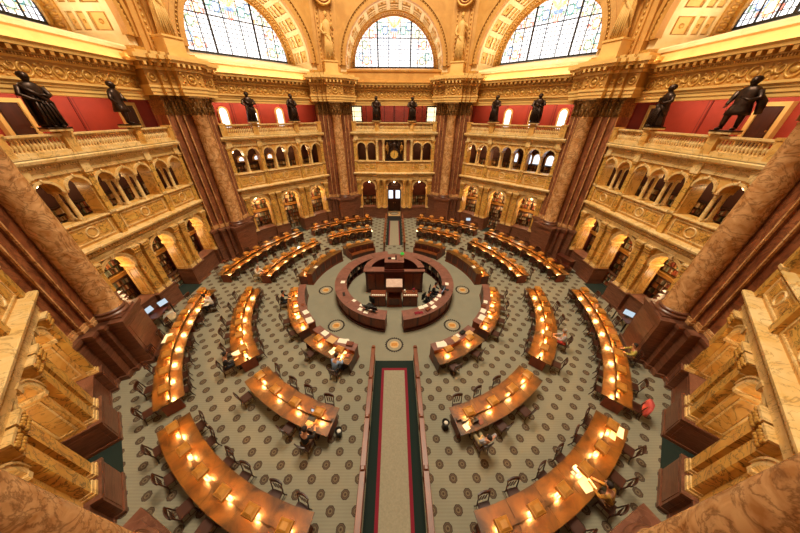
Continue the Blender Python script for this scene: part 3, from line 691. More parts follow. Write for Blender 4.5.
for pa in (67.5, 112.5, 157.5, 202.5, 247.5, 292.5):
    o = link('plaster_figure', ang_me, None, polar(15.5, pa) + (15.52,), R(pa + 180)); tag(o, 'tall ivory draped plaster figure on the %s corner pier' % PIERNAME[pa], 'statue', 'draped plaster figures between the great windows')

# ------------------------------------------------------------------ doors and small windows of the galleries
dn = 0
def gallery_door(a, x):
    global dn; dn += 1
    D = struct(link('door_%d' % dn, MB().box(-.46, .46, 18.22, 18.3, 9.76, 11.85).box(-.34, .34, 18.2, 18.22, 10.9, 11.65).box(-.34, .34, 18.2, 18.22, 9.95, 10.7).mesh('door', ['doorwood']), None, local(a, x, 0), R(a + 180)))
    link('door_frame', MB().box(-.64, -.46, 18.14, 18.42, 9.76, 12.03).box(.46, .64, 18.14, 18.42, 9.76, 12.03).box(-.46, .46, 18.14, 18.42, 11.85, 12.03).mesh('door_frame', ['cream']), D)
    link('door_handle', MB().ball((.36, 18.17, 10.8), .04, .05, .04, 8).mesh('door_handle', ['brass']), D)
for a, xs in ((90, (.86, -5.4)), (270, (-.86, 5.4))):
    for x in xs: gallery_door(a, x)
def small_window(a, x, o, z0, zs, hw, gl, frame=True):
    global wn; wn += 1
    ring = [(x - hw, o, z0), (x + hw, o, z0)] + [(x + hw * cos(pi * k / 12), o, zs + hw * sin(pi * k / 12)) for k in range(13)]
    mb = MB().archring(x, zs, hw, hw + .12, o - .14, o + .1, n=12).box(x - hw - .12, x - hw, o - .14, o + .1, z0, zs).box(x + hw, x + hw + .12, o - .14, o + .1, z0, zs).box(x - hw - .12, x + hw + .12, o - .2, o + .1, z0 - .1, z0)
    G = struct(link('window_%d' % wn, mb.mesh('window_frame', ['cream']), None, local(a, 0, 0), R(a + 180)))
    g = MB(); g.loft([ring, [(p[0], p[1] + .03, p[2]) for p in ring]], 0, False); link('glass', g.mesh('glass', [gl]), G)
for a, s in ((135, 1), (225, -1)):
    for x in (-1.9, .6, 3.1): small_window(a, s * x, 18.32, 10.3, 11.5, .3, 'window')
for x in (-.1, 1.25, 2.1, 3.3, 4.1): small_window(135, x, 17.94, 7.1, 7.75, .34, 'winblue')
for x in (-4.1, -2.9, -1.5, -.2): small_window(225, x, 17.94, 7.5, 7.62, .22, 'winblue')

# the back wall: door, clock, glass screen of the gallery, lit display cases
dn += 1
D = struct(link('door_%d' % dn, MB().box(-.92, -.01, 17.95, 18.03, 0, 2.95).box(.01, .92, 17.95, 18.03, 0, 2.95).box(-1.2, 1.2, 18.03, 18.1, 0, 5.3).box(-1.2, 1.2, 17.9, 18.03, 2.95, 3.12)
     .box(-.76, -.16, 17.93, 17.95, .2, 1.5).box(.16, .76, 17.93, 17.95, .2, 1.5).mesh('door', ['doorwood'])))
link('door_frame', MB().box(-1.2, -.92, 17.88, 18.04, 0, 3.0).box(.92, 1.2, 17.88, 18.04, 0, 3.0).mesh('door_frame', ['wood']), D)
for s in (-1, 1): link('pane', MB().box(s * .46 - .28, s * .46 + .28, 17.92, 17.96, 1.75, 2.8).mesh('pane', ['winblue']), D)
for s in (-1, 1): link('door_handle', MB().ball((s * .12, 17.9, 1.15), .04, .05, .1, 8).mesh('door_handle', ['brass']), D)
T = thing('wall_clock', 'dark bronze sculptural clock with gilt dial above the back door', 'clock', (0, 15.24, 6.84)); T.scale = (1.12, 1.1, 1.13)
mb = MB()
for dy, q in ((-.24, 2.12),):                                   # the middle bay of the clock wall steps forward
    mb.sweep([(15.42, 4.76), (15.02, 4.76), (15.02, 5.08), (15.06, 5.1), (15.06, 5.3), (14.9, 5.38), (14.74, 5.46), (14.72, 5.56), (14.76, 5.6), (15.42, 5.66)], -q, q, 0)
    mb.sweep([(15.4, 9.0), (15.0, 9.0), (15.0, 9.4), (14.88, 9.5), (14.74, 9.56), (14.71, 9.68), (14.76, 9.73), (15.4, 9.76)], -q, q, 0)
    mb.sweep([(15.34, 6.7), (15.04, 6.72), (15.0, 6.78), (15.02, 6.83), (15.34, 6.83)], -q, q, 0)
    mb.box(-q + .06, q - .06, 15.12, 15.4, 5.62, 6.7, 1)
for s in (-1, 1):
    mb.box(s * 1.55 - .17, s * 1.55 + .17, 15.24, 15.33, 6.86, 8.95, 2)
    for x in (1.2, 1.92): mb.lathe([(.16, 6.83), (.16, 6.95), (.12, 7.0), (.105, 8.6), (.13, 8.66), (.17, 8.92), (.17, 9.0)], (s * x, 15.12), 10, 0); mb.lathe([(.2, 1.4), (.2, 1.56), (.16, 1.62), (.145, 4.2), (.17, 4.26), (.23, 4.6), (.23, 4.76)], (s * x, 15.08), 12, 1)
link('middle_bay', mb.mesh('middle_bay', ['siena_pale', 'siena', 'rosso']), WALL[180])
mb = MB(); mb.box(-1.0, 1.0, -.08, .05, 0, .18); mb.box(-.85, .85, -.05, .05, .18, .9); mb.torus_y((0, -.1, .62), .48, .1, 28, 8); mb.box(-.95, .95, .0, .08, .9, 1.95)
link('clock_case', mb.mesh('clock_case', ['bronze']), T)
link('dial_back', MB().box(-.98, .98, .04, .09, .1, 1.95).mesh('dial_back', ['gilt']), T)
mb = MB(); ring = [(.42 * cos(2 * pi * k / 28), -.13, .62 + .42 * sin(2 * pi * k / 28)) for k in range(28)]; mb.loft([ring, [(x, y + .05, z) for x, y, z in ring]], 0, False)
for k in range(12): q = 2 * pi * k / 12; mb.tube([(.33 * cos(q), -.135, .62 + .33 * sin(q)), (.4 * cos(q), -.135, .62 + .4 * sin(q))], .014, 4, 1)
F = link('dial', mb.mesh('dial', ['dialgold', 'black']), T)
link('clock_hand', MB().tube([(0, -.15, .62), (-.05, -.15, .36)], [.03, .012], 5).mesh('clock_hand', ['black']), F); link('clock_hand', MB().tube([(0, -.16, .62), (.03, -.16, .93)], [.022, .008], 5).mesh('clock_hand', ['black']), F)
mb = MB(); mb.loft([ellring(0, -.05, z, r1, r2, 16, .08) for z, r1, r2 in ((1.05, .3, .16), (1.3, .24, .15), (1.55, .26, .15), (1.68, .1, .09))]); mb.ball((0, -.08, 1.79), .1, .11, .13, 10)
for s in (-1, 1):
    for k in range(5): mb.tube([(s * .15, .0, 1.5), (s * (.5 + .04 * k), -.02, 1.9 - .1 * k), (s * (.86 - .06 * k), -.02, 1.98 - .18 * k)], [.07, .08, .03], 6)
    mb.tube([(s * .24, -.06, 1.56), (s * .4, -.14, 1.35), (s * .5, -.18, 1.15)], [.07, .06, .04], 6)
link('winged_figure', mb.mesh('winged_figure', ['bronze']), T)
for s in (-1, 1):
    mb = MB(); mb.loft([ellring(s * .72, -.06, z, r1, r2, 14, .06) for z, r1, r2 in ((.95, .2, .16), (1.15, .17, .14), (1.4, .15, .11), (1.5, .06, .06))]); mb.ball((s * .7, -.08, 1.6), .08, .085, .1, 8)
    mb.tube([(s * .8, -.08, 1.02), (s * .62, -.24, .98), (s * .66, -.26, .66)], [.09, .075, .05], 6); mb.tube([(s * .82, -.05, 1.42), (s * .84, -.16, 1.2), (s * .62, -.2, 1.2)], [.05, .045, .03], 6)
    link('seated_figure', mb.mesh('seated_figure', ['gilt']), T)
mb = MB(); mb.ball((0, 15.26, 6.25), .16, .1, .22, 8); mb.ball((0, 15.2, 6.42), .1, .08, .1, 8); tag(link('bronze_mask', mb.mesh('bronze_mask', ['bronze'])), 'small dark bronze mask on the panel below the clock', 'ornament')
T = thing('glass_screen', 'clear glass screen in dark frame behind the balustrade of the clock wall gallery', 'screen', (0, 16.1, 9.76))
link('pane', MB().box(-4.3, 4.3, -.01, .01, .9, 2.36).mesh('pane', ['glass']), T)
mb = MB()
for x in (-4.3, -3.0, -1.05, 0, 1.05, 3.0, 4.3): mb.box(x - .025, x + .025, -.03, .03, 0, 2.38)
mb.box(-4.3, 4.3, -.03, .03, .86, .9); link('screen_frame', mb.mesh('screen_frame', ['iron']), T)
for s, nm in ((-1, 'left'), (1, 'right')):
    T = thing('display_case', 'brightly lit glass display case at %s end of the clock wall gallery' % nm, 'display case', (s * 4.1, 16.8, 9.76), 0, 'lit cases of the clock wall gallery')
    link('case_body', MB().box(-.56, .56, .02, .3, 0, 2.4).mesh('case_body', ['iron']), T); link('lit_panel', MB().box(-.46, .46, -.02, .02, .95, 2.25).mesh('lit_panel', ['cabinetlight']), T)
    for z in (1.35, 1.8): link('shelf', MB().box(-.46, .46, -.06, -.02, z, z + .04).mesh('shelf', ['iron']), T)

# ------------------------------------------------------------------ book stacks and pendant lamps in the alcoves
def case_meshes(wd, ht, n, seed):
    rnd = random.Random(seed); mb = MB(); bk = MB()
    for x in (-wd / 2, 0, wd / 2): mb.box(x - .03, x + .03, -.34, 0, 0, ht)
    mb.box(-wd / 2, wd / 2, -.03, 0, 0, ht)
    for k in range(n + 1):
        z = .08 + (ht - .12) * k / n; mb.box(-wd / 2, wd / 2, -.36, 0, z - .03, z)
        if k == n: break
        x = -wd / 2 + .05
        while x < wd / 2 - .12:
            t = rnd.uniform(.04, .1); h = rnd.uniform(.6, .9) * (ht - .12) / n
            if rnd.random() < .93 and abs(x + t / 2) > .09: bk.box(x, x + t - .004, -.33 + rnd.uniform(0, .06), -.05, z, z + h)
            x += t
    return mb.mesh('case_frame', ['shelf']), bk.mesh('books', ['books'])
CASE = [case_meshes(2.7, 2.6, 6, 1), case_meshes(2.7, 2.2, 5, 2), case_meshes(2.7, 1.15, 3, 3)]
globe_me = MB().ball((0, 0, 0), .1, n=12).mesh('globe', ['globe']); cord_me = MB().tube([(0, 0, .12), (0, 0, .95)], .015, 5).tube([(0, 0, .1), (0, 0, .18)], [.07, .03], 8).mesh('cord', ['iron'])
fill_strip_me = MB().box(-1.2, 1.2, -.47, -.41, 2.74, 2.8).mesh('fill_strip', ['globe'])  # glowing strip added behind the mezzanine edge to brighten the lower books
sfill = bpy.data.lights.new('fill_strip_glow', 'POINT'); sfill.energy = 20; sfill.color = (1.0, .8, .52); sfill.shadow_soft_size = .2
pl2 = bpy.data.lights.new('pendant_glow', 'POINT'); pl2.energy = 38; pl2.color = (1.0, .74, .4); pl2.shadow_soft_size = .13
pl = bpy.data.lights.new('pendant_glow', 'POINT'); pl.energy = 85; pl.color = (1.0, .72, .36); pl.shadow_soft_size = .13
SIDETXT = {45: 'front-right wall', 90: 'right wall', 135: 'back-right wall', 180: 'clock wall', 225: 'back-left wall', 270: 'left wall', 315: 'front-left wall'}
for a in SIDETXT:
    for x in (-3.1, 0, 3.1):
        if a == 180 and x == 0: px = 'middle'
        px = 'middle' if x == 0 else (('near-end' if (x > 0) == (a < 180) else 'far-end') if a != 180 else ('left' if x < 0 else 'right'))
        rz = R(a + 180); tx = '%s arch of the %s' % (px, SIDETXT[a])
        if not (a == 180 and x == 0):
            for q, (z, nm) in enumerate(((0, 'lower'), (2.94, 'upper'))):
                if a == 180 and q == 0: continue
                T = thing('bookcase', 'brown steel %s bookcase of old books inside %s' % (nm, tx), 'bookcase', local(a, x, 17.3 if a != 180 else 18.0, z if a != 180 else 0), rz, 'book stacks in the ground floor alcoves')
                f, b = CASE[q]; link('case_frame', f, T); o = link('books', b, T); o['kind'] = 'stuff'
                if q == 0:
                    link('fill_strip', fill_strip_me, T); po = bpy.data.objects.new('fill_strip_glow', sfill); col.objects.link(po); po.parent = T; po.location = (0, -.56, 2.55)
            if a in (90, 135, 45, 315, 270) :
                T = thing('bookcase', 'low brown steel bookcase standing forward inside %s' % tx, 'bookcase', local(a, x, 16.7, 0), rz, 'low book stacks in the alcoves')
                f, b = CASE[2]; link('case_frame', f, T); o = link('books', b, T); o['kind'] = 'stuff'
        L = thing('pendant_lamp', 'glowing globe pendant lamp hanging in %s' % tx, 'lamp', local(a, x, 16.42, 4.25), rz, 'globe pendants of the ground floor arches')
        link('globe', globe_me, L); link('cord', cord_me, L)
        po = bpy.data.objects.new('pendant_glow', pl if a not in (45, 315) else pl2); col.objects.link(po); po.parent = L; po.location = (0, -.02, -.3)
for a in (90, 135, 225, 270):
    for x in (-2.95, 0, 2.95):
        px = 'middle' if x == 0 else ('near-end' if (x > 0) == (a < 180) else 'far-end')
        T = thing('bookcase', '%s bookcase in the dim upper corridor behind the arcade of the %s' % (px, SIDETXT[a]), 'bookcase', local(a, x, 17.9, 6.06), R(a + 180), 'book stacks of the upper corridors')
        f, b = CASE[2]; link('case_frame', f, T); o = link('books', b, T); o['kind'] = 'stuff'
for a, xs in ((225, (-3.7, .1, 2.4)), (180, (-3.2, 3.2)), (135, (-2.5, -3.7)), (90, (0.2, 2.9, -2.9)), (270, (-.2, -2.9, 2.9))):
    for k, x in enumerate(xs):
        pu = bpy.data.lights.get('corridor_glow') or bpy.data.lights.new('corridor_glow', 'POINT'); pu.energy = 24; pu.color = (1.0, .72, .36); pu.shadow_soft_size = .1
        L = thing('pendant_lamp', 'small globe pendant %s inside the upper arcade of the %s' % (ORD[k], SIDETXT[a]), 'lamp', local(a, x, 16.9, 8.45), R(a + 180), 'globe pendants of the upper arcade')
        link('globe', globe_me, L); link('cord', cord_me, L)
        po = bpy.data.objects.new('corridor_glow', pu); col.objects.link(po); po.parent = L; po.location = (0, -.02, -.3)

# ------------------------------------------------------------------ aisles: runners, mats, railings
def flat(name, label, cat, x0, x1, y0, y1, z, m, h=.006):
    o = link(name, MB().box(x0, x1, y0, y1, z, z + h).mesh(name, [m])); return tag(o, label, cat)
def runner(name, label, y0, y1, wg, wr, wb, yend0, yend1, loc_z=0.002):
    T = thing(name, label, 'carpet runner', (0, (y0 + y1) / 2, 0)); c = (0, (y0 + y1) / 2, 0)
    MB().box(-wg, wg, y0, y1, loc_z, loc_z + .006).build('border', 'green', T, c)
    MB().box(-wr, wr, yend0, yend1, loc_z + .006, loc_z + .009).build('stripe', 'stripe', T, c)
    MB().box(-wb, wb, yend0 + (.14 if yend0 > y0 else 0), yend1 - (.14 if yend1 < y1 else 0), loc_z + .009, loc_z + .012).build('center_strip', 'runner', T, c)
runner('aisle_runner', 'long beige runner with crimson stripe and dark green border between near railings', -15.0, -6.32, 1.03, .66, .53, -15.0, -6.78)
runner('aisle_runner', 'beige runner with crimson stripe leading to the back door', 7.5, 14.2, .86, .6, .5, 7.5, 14.2)
flat('door_mat', 'charcoal mat across the aisle in front of the back door', 'mat', -.9, .9, 14.25, 15.9, .002, 'matdark')
T = thing('entry_rug', 'brown rug with oval emblem at the back door threshold', 'rug', (0, 16.85, 0))
link('rug_field', MB().box(-.8, .8, -.92, .92, .002, .012).mesh('rug_field', ['cardboard']), T); mb = MB(); mb.lathe([(.5, .012), (.5, .016)], n=28, sx=1.2, sy=1.1); mb.lathe([(.4, .016), (.4, .02)], n=28, mi=1, sx=1.2, sy=1.1); link('emblem', mb.mesh('emblem', ['wood', 'runner']), T)
for a in (45, 90, 135, 225, 270, 315):
    T = link('threshold_mat', MB().box(-.84, .84, 15.1, 16.6, .002, .012).mesh('threshold_mat', ['green']), None, (0, 0, 0), R(a + 180)); tag(T, 'dark green mat in the middle arch of the %s' % SIDETXT[a], 'mat', 'arch threshold mats')
def railing(x, y0, y1, label):
    T = thing('aisle_railing', label, 'railing', (x, (y0 + y1) / 2, 0), 0, 'aisle railings'); L = (y1 - y0) / 2
    link('top_rail', MB().box(-.1, .1, -L, L, .96, 1.04, 0, .015).mesh('top_rail', ['rail']), T); link('rail_panel', MB().box(-.025, .025, -L, L, .08, .96).box(-.04, .04, -L, L, .82, .88).box(-.04, .04, -L, L, .08, .2).mesh('rail_panel', ['rail']), T)
    n = int(2 * L / 1.9) + 1
    pm = MB().box(-.06, .06, -.06, .06, 0, 1.06).frustum((0, 0), .08, .08, 1.06, .05, .05, 1.12).mesh('post', ['rail'])
    for k in range(n + 1): link('post', pm, T, (0, -L + .06 + (2 * L - .12) * k / n, 0))
railing(-1.1, -15.0, -6.2, 'red brown wooden railing along left edge of the near aisle runner'); railing(1.1, -15.0, -6.2, 'red brown wooden railing along right edge of the near aisle runner')
railing(-.98, 6.0, 13.9, 'dark wooden railing along left edge of the back aisle runner'); railing(.98, 6.0, 13.9, 'dark wooden railing along right edge of the back aisle runner')

# ------------------------------------------------------------------ chairs
def chair_parts():
    P = []
    P.append(('seat', MB().box(-.22, .22, -.2, .22, .425, .46, 0, .012).box(-.19, .19, -.17, .19, .46, .475, 0, .006).mesh('seat', ['seatpad'])))
    mb = MB()
    for s in (-1, 1): mb.tube([(s * .2, -.2, .44), (s * .2, -.24, .75), (s * .205, -.28, .98)], [.022, .02, .018], 6)
    mb.loft([[(x, -.27 - .03 * (1 - (x / .22) ** 2), z) for z in ()] or [(x, -.255 - .035 * (1 - (x / .22) ** 2), .84), (x, -.29 - .035 * (1 - (x / .22) ** 2), .86), (x, -.305 - .035 * (1 - (x / .22) ** 2), 1.0 + .02 * (1 - (x / .22) ** 2)), (x, -.27 - .035 * (1 - (x / .22) ** 2), 1.0 + .02 * (1 - (x / .22) ** 2))] for x in (-.23, -.12, 0, .12, .23)], 0, False)
    for x in (-.1, 0, .1): mb.box(x - .022, x + .022, -.262, -.246, .47, .87)
    P.append(('backrest', mb.mesh('backrest', ['chair'])))
    for s in (-1, 1):
        P.append(('leg', MB().tube([(s * .19, .19, .43), (s * .2, .2, .2), (s * .2, .205, 0)], [.024, .02, .016], 6).mesh('leg', ['chair'])))
        P.append(('leg', MB().tube([(s * .19, -.18, .43), (s * .19, -.2, .2), (s * .2, -.25, 0)], [.024, .02, .016], 6).mesh('leg', ['chair'])))
    P.append(('stretcher', MB().box(-.2, .2, -.01, .01, .18, .2).box(-.21, -.19, -.2, .2, .18, .2).box(.19, .21, -.2, .2, .18, .2).mesh('stretcher', ['chair'])))
    return P
CH = chair_parts()
def merged(parts, name):                                      # the same chair as one small mesh, for the far rows
    v, f, mi, mats = [], [], [], []
    for nm, me in parts:
        b = len(v); v += [tuple(x.co) for x in me.vertices]; m = me.materials[0]
        if m not in mats: mats.append(m)
        for p in me.polygons: f.append([b + i for i in p.vertices]); mi.append(mats.index(m))
    me = bpy.data.meshes.new(name); me.from_pydata(v, [], f)
    for m in mats: me.materials.append(m)
    me.polygons.foreach_set('material_index', mi); me.update(); return me
CH_FAR = merged(CH, 'reading_chair')
def add_chair(x, y, rz, label, group=None):
    if y < 2.6:
        T = thing('reading_chair', label, 'chair', (x, y, 0), rz, group)
        for nm, me in CH: link(nm, me, T)
    else: T = tag(link('reading_chair', CH_FAR, None, (x, y, 0), rz), label, 'chair', group)
    return T

# ------------------------------------------------------------------ reading desks with their lamps
post_me = MB().box(-.05, .05, -.05, .05, .0, .03, 0, .008).tube([(0, 0, .03), (0, 0, .33)], .016, 6).mesh('post', ['brass'])
def hood_mesh():
    mb = MB(); a, b = .21, .17
    def rr(s, z, k=1): return [(-a * s * k, -b * s * k, z), (a * s * k, -b * s * k, z), (a * s * k, b * s * k, z), (-a * s * k, b * s * k, z)]
    mb.loft([rr(1.0, .24), rr(1.06, .24), rr(1.06, .27), rr(.97, .345), rr(.8, .36), rr(.74, .375), rr(.5, .405)], 0, False)
    mb.f.pop(-2); mb.mi.pop(-2); mb.sm.pop(-2)                # open underneath
    return mb.mesh('hood', ['brass'])
hood_me = hood_mesh(); bulb_me = MB().tube([(-.08, 0, .285), (.08, 0, .285)], .022, 8).mesh('bulb', ['bulb'])
lampl = bpy.data.lights.new('desk_lamp_glow', 'POINT'); lampl.energy = 50; lampl.color = (1.0, .58, .19); lampl.shadow_soft_size = .1
RINGS = {'inner': (6.38, 7.5), 'middle': (9.55, 10.68), 'outer': (12.75, 13.85)}
DESKS = [('inner', 17.8, 42.5, 2), ('inner', 47.3, 84, 4), ('inner', 96, 133, 4), ('inner', 139, 162, 3),
         ('middle', 14.2, 41.3, 4), ('middle', 47.5, 85.3, 6), ('middle', 94.7, 132.5, 6), ('middle', 139.3, 166, 5),
         ('outer', 11.4, 42.6, 6), ('outer', 47.2, 86, 8), ('outer', 94, 132.8, 8), ('outer', 137.4, 168.6, 6)]
DNAME = ['%s desk %s of near aisle', '%s %s desk, near half', '%s %s desk, far half', '%s desk %s of back aisle']
people_spots = []                                             # (ring, sector, side -1/1, in/out, angle)
SEATED = {('inner', 0, -1, 'o'): [-22.3], ('middle', 0, -1, 'o'): [-18.2], ('middle', 0, 1, 'o'): [18.2], ('outer', 0, 1, 'o'): [30.0], ('middle', 1, 1, 'o'): [60.0],
          ('outer', 1, -1, 'i'): [-79.5], ('middle', 1, -1, 'o'): [-50.6], ('inner', 1, -1, 'o'): [-75.5], ('outer', 1, 1, 'o'): [62.7], ('middle', 2, -1, 'o'): [-97.0]}
rnd = random.Random(11)
for di, (ring, a0, a1, n) in enumerate(DESKS):
    r0, r1 = RINGS[ring]; sec = di % 4
    for s in (-1, 1):
        sd = 'left' if s < 0 else 'right'
        dname = DNAME[sec] % (ring, sd)
        A0, A1 = (a0, a1) if s > 0 else (-a1, -a0); am = (A0 + A1) / 2; rm = (r0 + r1) / 2; c = polar(rm, am) + (0,)
        da = (A1 - A0) / n; g = .35 / r0
        if ring != 'inner':
            D = thing('reading_desk', 'curved orange oak reading desk with brass lamps, ' + dname, 'desk', c, 0, 'curved reading desks')
            mb = MB()
            for k in range(n): mb.sector(r0, r1, A0 + da * k + g * .5, A0 + da * (k + 1) - g * .5, .725, .765)
            mb.build('tabletop', 'desk', D, c)
            MB().sector(r0 + .02, r1 - .02, A0 + .1, A1 - .1, .69, .725).build('underframe', 'wood', D, c)
            MB().sector(r0 + .1, r0 + .14, A0 + .5, A1 - .5, .6, .69).sector(r1 - .14, r1 - .1, A0 + .5, A1 - .5, .6, .69).build('apron', 'wood_mid', D, c)
            for k in range(n + 1):
                q = min(max(A0 + da * k, A0 + .6), A1 - .6); MB().sector(r0 + .22, r1 - .22, q - .25, q + .25, 0, .69, n=1).build('support_panel', 'wood_mid', D, c)
            MB().sector(rm - .035, rm + .035, A0 + .4, A1 - .4, .765, .87).sector(rm - .06, rm + .06, A0 + .4, A1 - .4, .87, .895).build('lamp_rail', 'desk', D, c)
            lr, lz = rm, .895
        else:
            D = thing('reading_desk', 'curved desk with raised panelled front, ' + dname, 'desk', c, 0, 'curved inner desks')
            rc = r0 + .42
            mb = MB(); mb.sector(r0, rc, A0, A1, .08, 1.0); mb.sector(r0 - .03, rc, A0 - .15, A1 + .15, 0, .12)
            nn = int((A1 - A0) * pi / 180 * r0 / .75) + 1
            for k in range(nn): q0 = A0 + (A1 - A0) * (k + .1) / nn; q1 = A0 + (A1 - A0) * (k + .9) / nn; mb.sector(r0 - .02, r0, q0, q1, .2, .88, 1)
            mb.build('panelled_front', ['wood_mid', 'wood'], D, c)
            MB().sector(r0 - .03, rc + .02, A0 - .2, A1 + .2, 1.0, 1.035).build('ledge_top', 'desk' if sec > 1 else 'leather', D, c)
            mb = MB()
            for k in range(n): mb.sector(rc + .02, r1, A0 + da * k + g * .4, A0 + da * (k + 1) - g * .4, .725, .765)
            mb.build('tabletop', 'desk', D, c)
            for q in (A0, A1): MB().sector(rc, r1 - .08, q - .25 if q == A1 else q, q if q == A1 else q + .25, 0, .725, 1).build('end_panel', 'wood', D, c)
            MB().sector(r1 - .14, r1 - .1, A0 + .3, A1 - .3, .6, .725).build('apron', 'wood_mid', D, c)
            if sec == 3:
                MB().sector(r0 - .45, r0, A0, A1, .4, .46).build('bench_seat', 'rail', D, c)
                MB().sector(r0 - .38, r0 - .33, A0 + .5, A1 - .5, 0, .4).build('bench_front', 'wood', D, c)
                for q in (A0, A1): MB().sector(r0 - .47, r0, q - .35, q + .35, 0, .72, 1).build('bench_end', 'wood_mid', D, c)
            lr, lz = rc + .2, .765
        for k in range(n):
            q = A0 + da * (k + .5); order = k if s > 0 else n - 1 - k
            L = thing('desk_lamp', 'brass hooded lamp %s from near end of the %s' % (ORD[order], dname), 'lamp', polar(lr, q) + (lz,), R(q), 'brass hooded desk lamps')
            link('post', post_me, L); link('hood', hood_me, L); link('bulb', bulb_me, L)
            po = bpy.data.objects.new('desk_lamp_glow', lampl); col.objects.link(po); po.parent = L; po.location = (0, 0, .31)
        # chairs on both sides
        for io in ('i', 'o'):
            if ring == 'inner' and io == 'i': continue
            seats = SEATED.get((ring, sec, s, io), [])
            for k in range(n):
                q = A0 + da * (k + .5) + rnd.uniform(-.6, .6); order = k if s > 0 else n - 1 - k
                rad = (r0 + .04 + rnd.uniform(-.08, .03)) if io == 'i' else (r1 + .12 + rnd.uniform(-.03, .14))
                taken = [p for p in seats if abs(p - q) < da * .75]
                if taken: continue
                if rnd.random() < .07 and not (ring == 'outer' and sec == 0): continue
                rz = R(q + 180) if io == 'i' else R(q); rz += rnd.uniform(-.16, .16)
                x, y = polar(rad, q)
                add_chair(x, y, rz, 'wooden chair %s from near end, %s side of %s' % (ORD[order], 'inner' if io == 'i' else 'outer', dname), 'chairs of the reading desks')
            for p in seats: people_spots.append((ring, sec, s, io, p, dname))

# ------------------------------------------------------------------ round counter and the raised service desk in the middle
for s, sd in ((-1, 'left'), (1, 'right')):
    c = polar(3.9, s * 90) + (0,)
    T = thing('round_counter', '%s half of the round mahogany counter with rose leather top' % sd, 'counter', c, 0, 'halves of the round counter')
    def sg(r0, r1, a, b, z0, z1, mi=0): return (r0, r1, a, b, z0, z1, mi) if s > 0 else (r0, r1, -b, -a, z0, z1, mi)
    mb = MB(); mb.sector(*sg(3.95, 4.22, 7.6, 171.5, .14, 1.02)); mb.sector(*sg(3.95, 4.32, 7.6, 171.5, 0, .16))
    for k in range(14): b0 = 8 + 163 * k / 14; mb.sector(*sg(4.22, 4.245, b0 + .9, b0 + 10.7, .26, .92, 1))
    mb.build('counter_body', ['wood', 'wood_mid'], T, c)
    mb = MB()
    for k in range(8): b0 = 7.2 + 164.6 * k / 8; mb.sector(*sg(3.5, 4.32, b0 + .1, b0 + 20.45, 1.03, 1.07))
    mb.build('counter_top', 'leather', T, c)
    MB().sector(*sg(3.5, 4.3, 7.2, 172, 1.0, 1.03)).build('top_edge', 'wood', T, c)
    mb = MB(); mb.sector(*sg(3.55, 3.95, 82, 160, .5, .53)); mb.sector(*sg(3.55, 3.95, 82, 160, .05, .08))
    for k in range(9): b0 = 82 + 78 * k / 8; mb.sector(*sg(3.55, 3.95, b0 - .4, b0 + .4, .05, 1.0))
    mb.build('inner_shelf', 'wood', T, c)
    for q in (8.4, 170.7): MB().sector(*sg(3.52, 4.24, q - .8, q + .8, 0, 1.0)).build('end_panel', 'wood_mid', T, c)
    rr2 = random.Random(5 + s)
    for k in range(16):                                       # files on the staff side shelves
        q = s * (84 + k * 4.6); x, y = polar(3.66, q)
        o = link('file_box', MB().box(-.1, .1, -.09, .09, 0, rr2.uniform(.18, .34)).mesh('file_box', [('black', 'paper', 'wood', 'black')[k % 4]]), None, (x, y, .53), R(q)); tag(o, '%s file box on the inner shelf of the %s counter half, %d along from front' % (('black', 'white', 'brown', 'black')[k % 4], sd, k + 1), 'box', 'files on the counter shelves')
T = thing('service_desk', 'raised horseshoe mahogany service desk in the middle of the room', 'desk', (0, .5, 0)); c = (0, .5, 0)
mb = MB(); mb.box(-2.05, 2.05, -.22, -.1, .12, 1.82); mb.box(-2.1, 2.1, -.3, -.1, 0, .16); mb.box(-2.12, 2.12, -.28, -.1, 1.7, 1.84)
for x in (-1.7, -1.05, 1.05, 1.7): mb.box(x - .28, x + .28, -.245, -.22, .3, 1.6, 1)
for s in (-1, 1): mb.box(s * 2.0 - .08, s * 2.0 + .08, -.28, -.1, 0, 1.84)
mb.build('front_panel', ['wood', 'wood_mid'], T, c)
mb = MB(); mb.sector(1.95, 2.12, 92, 268, 0, 1.82)
for k in range(12): mb.sector(2.12, 2.14, 94 + 14.4 * k, 106 + 14.4 * k, .3, 1.6)
mb.build('curved_body', 'wood', T, c)
mb = MB(); mb.sector(1.72, 2.22, 96, 264, 1.86, 1.92); mb.build('counter_top', 'leather', T, c)
mb = MB(); mb.box(-2.2, -.72, -.33, .28, 1.86, 1.92); mb.box(.72, 2.2, -.33, -.02, 1.86, 1.92); mb.box(-.72, .72, -.2, .0, 1.86, 1.92, 1); mb.build('front_top', ['leather', 'wood'], T, c)
MB().box(-.66, .66, .05, .75, 0, 2.4).box(-.6, .6, .03, .05, 1.96, 2.3).box(-.7, .7, .0, .8, 2.4, 2.44).build('tower', 'wood', T, c)
MB().box(-.7, .7, .0, .8, 2.44, 2.47).build('tower_top', 'leather', T, c)
MB().sector(.0, 1.95, 90, 270, .3, .36).build('raised_floor', 'wood', T, c)
for k, (x, y, m, w_, d_, h_, lab) in enumerate(((-.35, .5, 'black', .22, .16, .12, 'black telephone on top of the central tower desk'), (-.05, .55, 'paper', .3, .2, .02, 'white papers on top of the central tower desk'), (.12, .42, 'black', .1, .1, .34, 'black desk microphone on top of the central tower desk'), (.42, .4, 'leather', .3, .24, .03, 'rose folder on top of the central tower desk'))):
    tag(link('desk_item' if 0 else ('telephone', 'papers', 'microphone', 'folder')[k], MB().box(-w_ / 2, w_ / 2, -d_ / 2, d_ / 2, 0, h_, 0, .004).mesh('item_shape', [m]), None, (x, y, 2.47)), lab, ('telephone', 'paper', 'microphone', 'folder')[k])
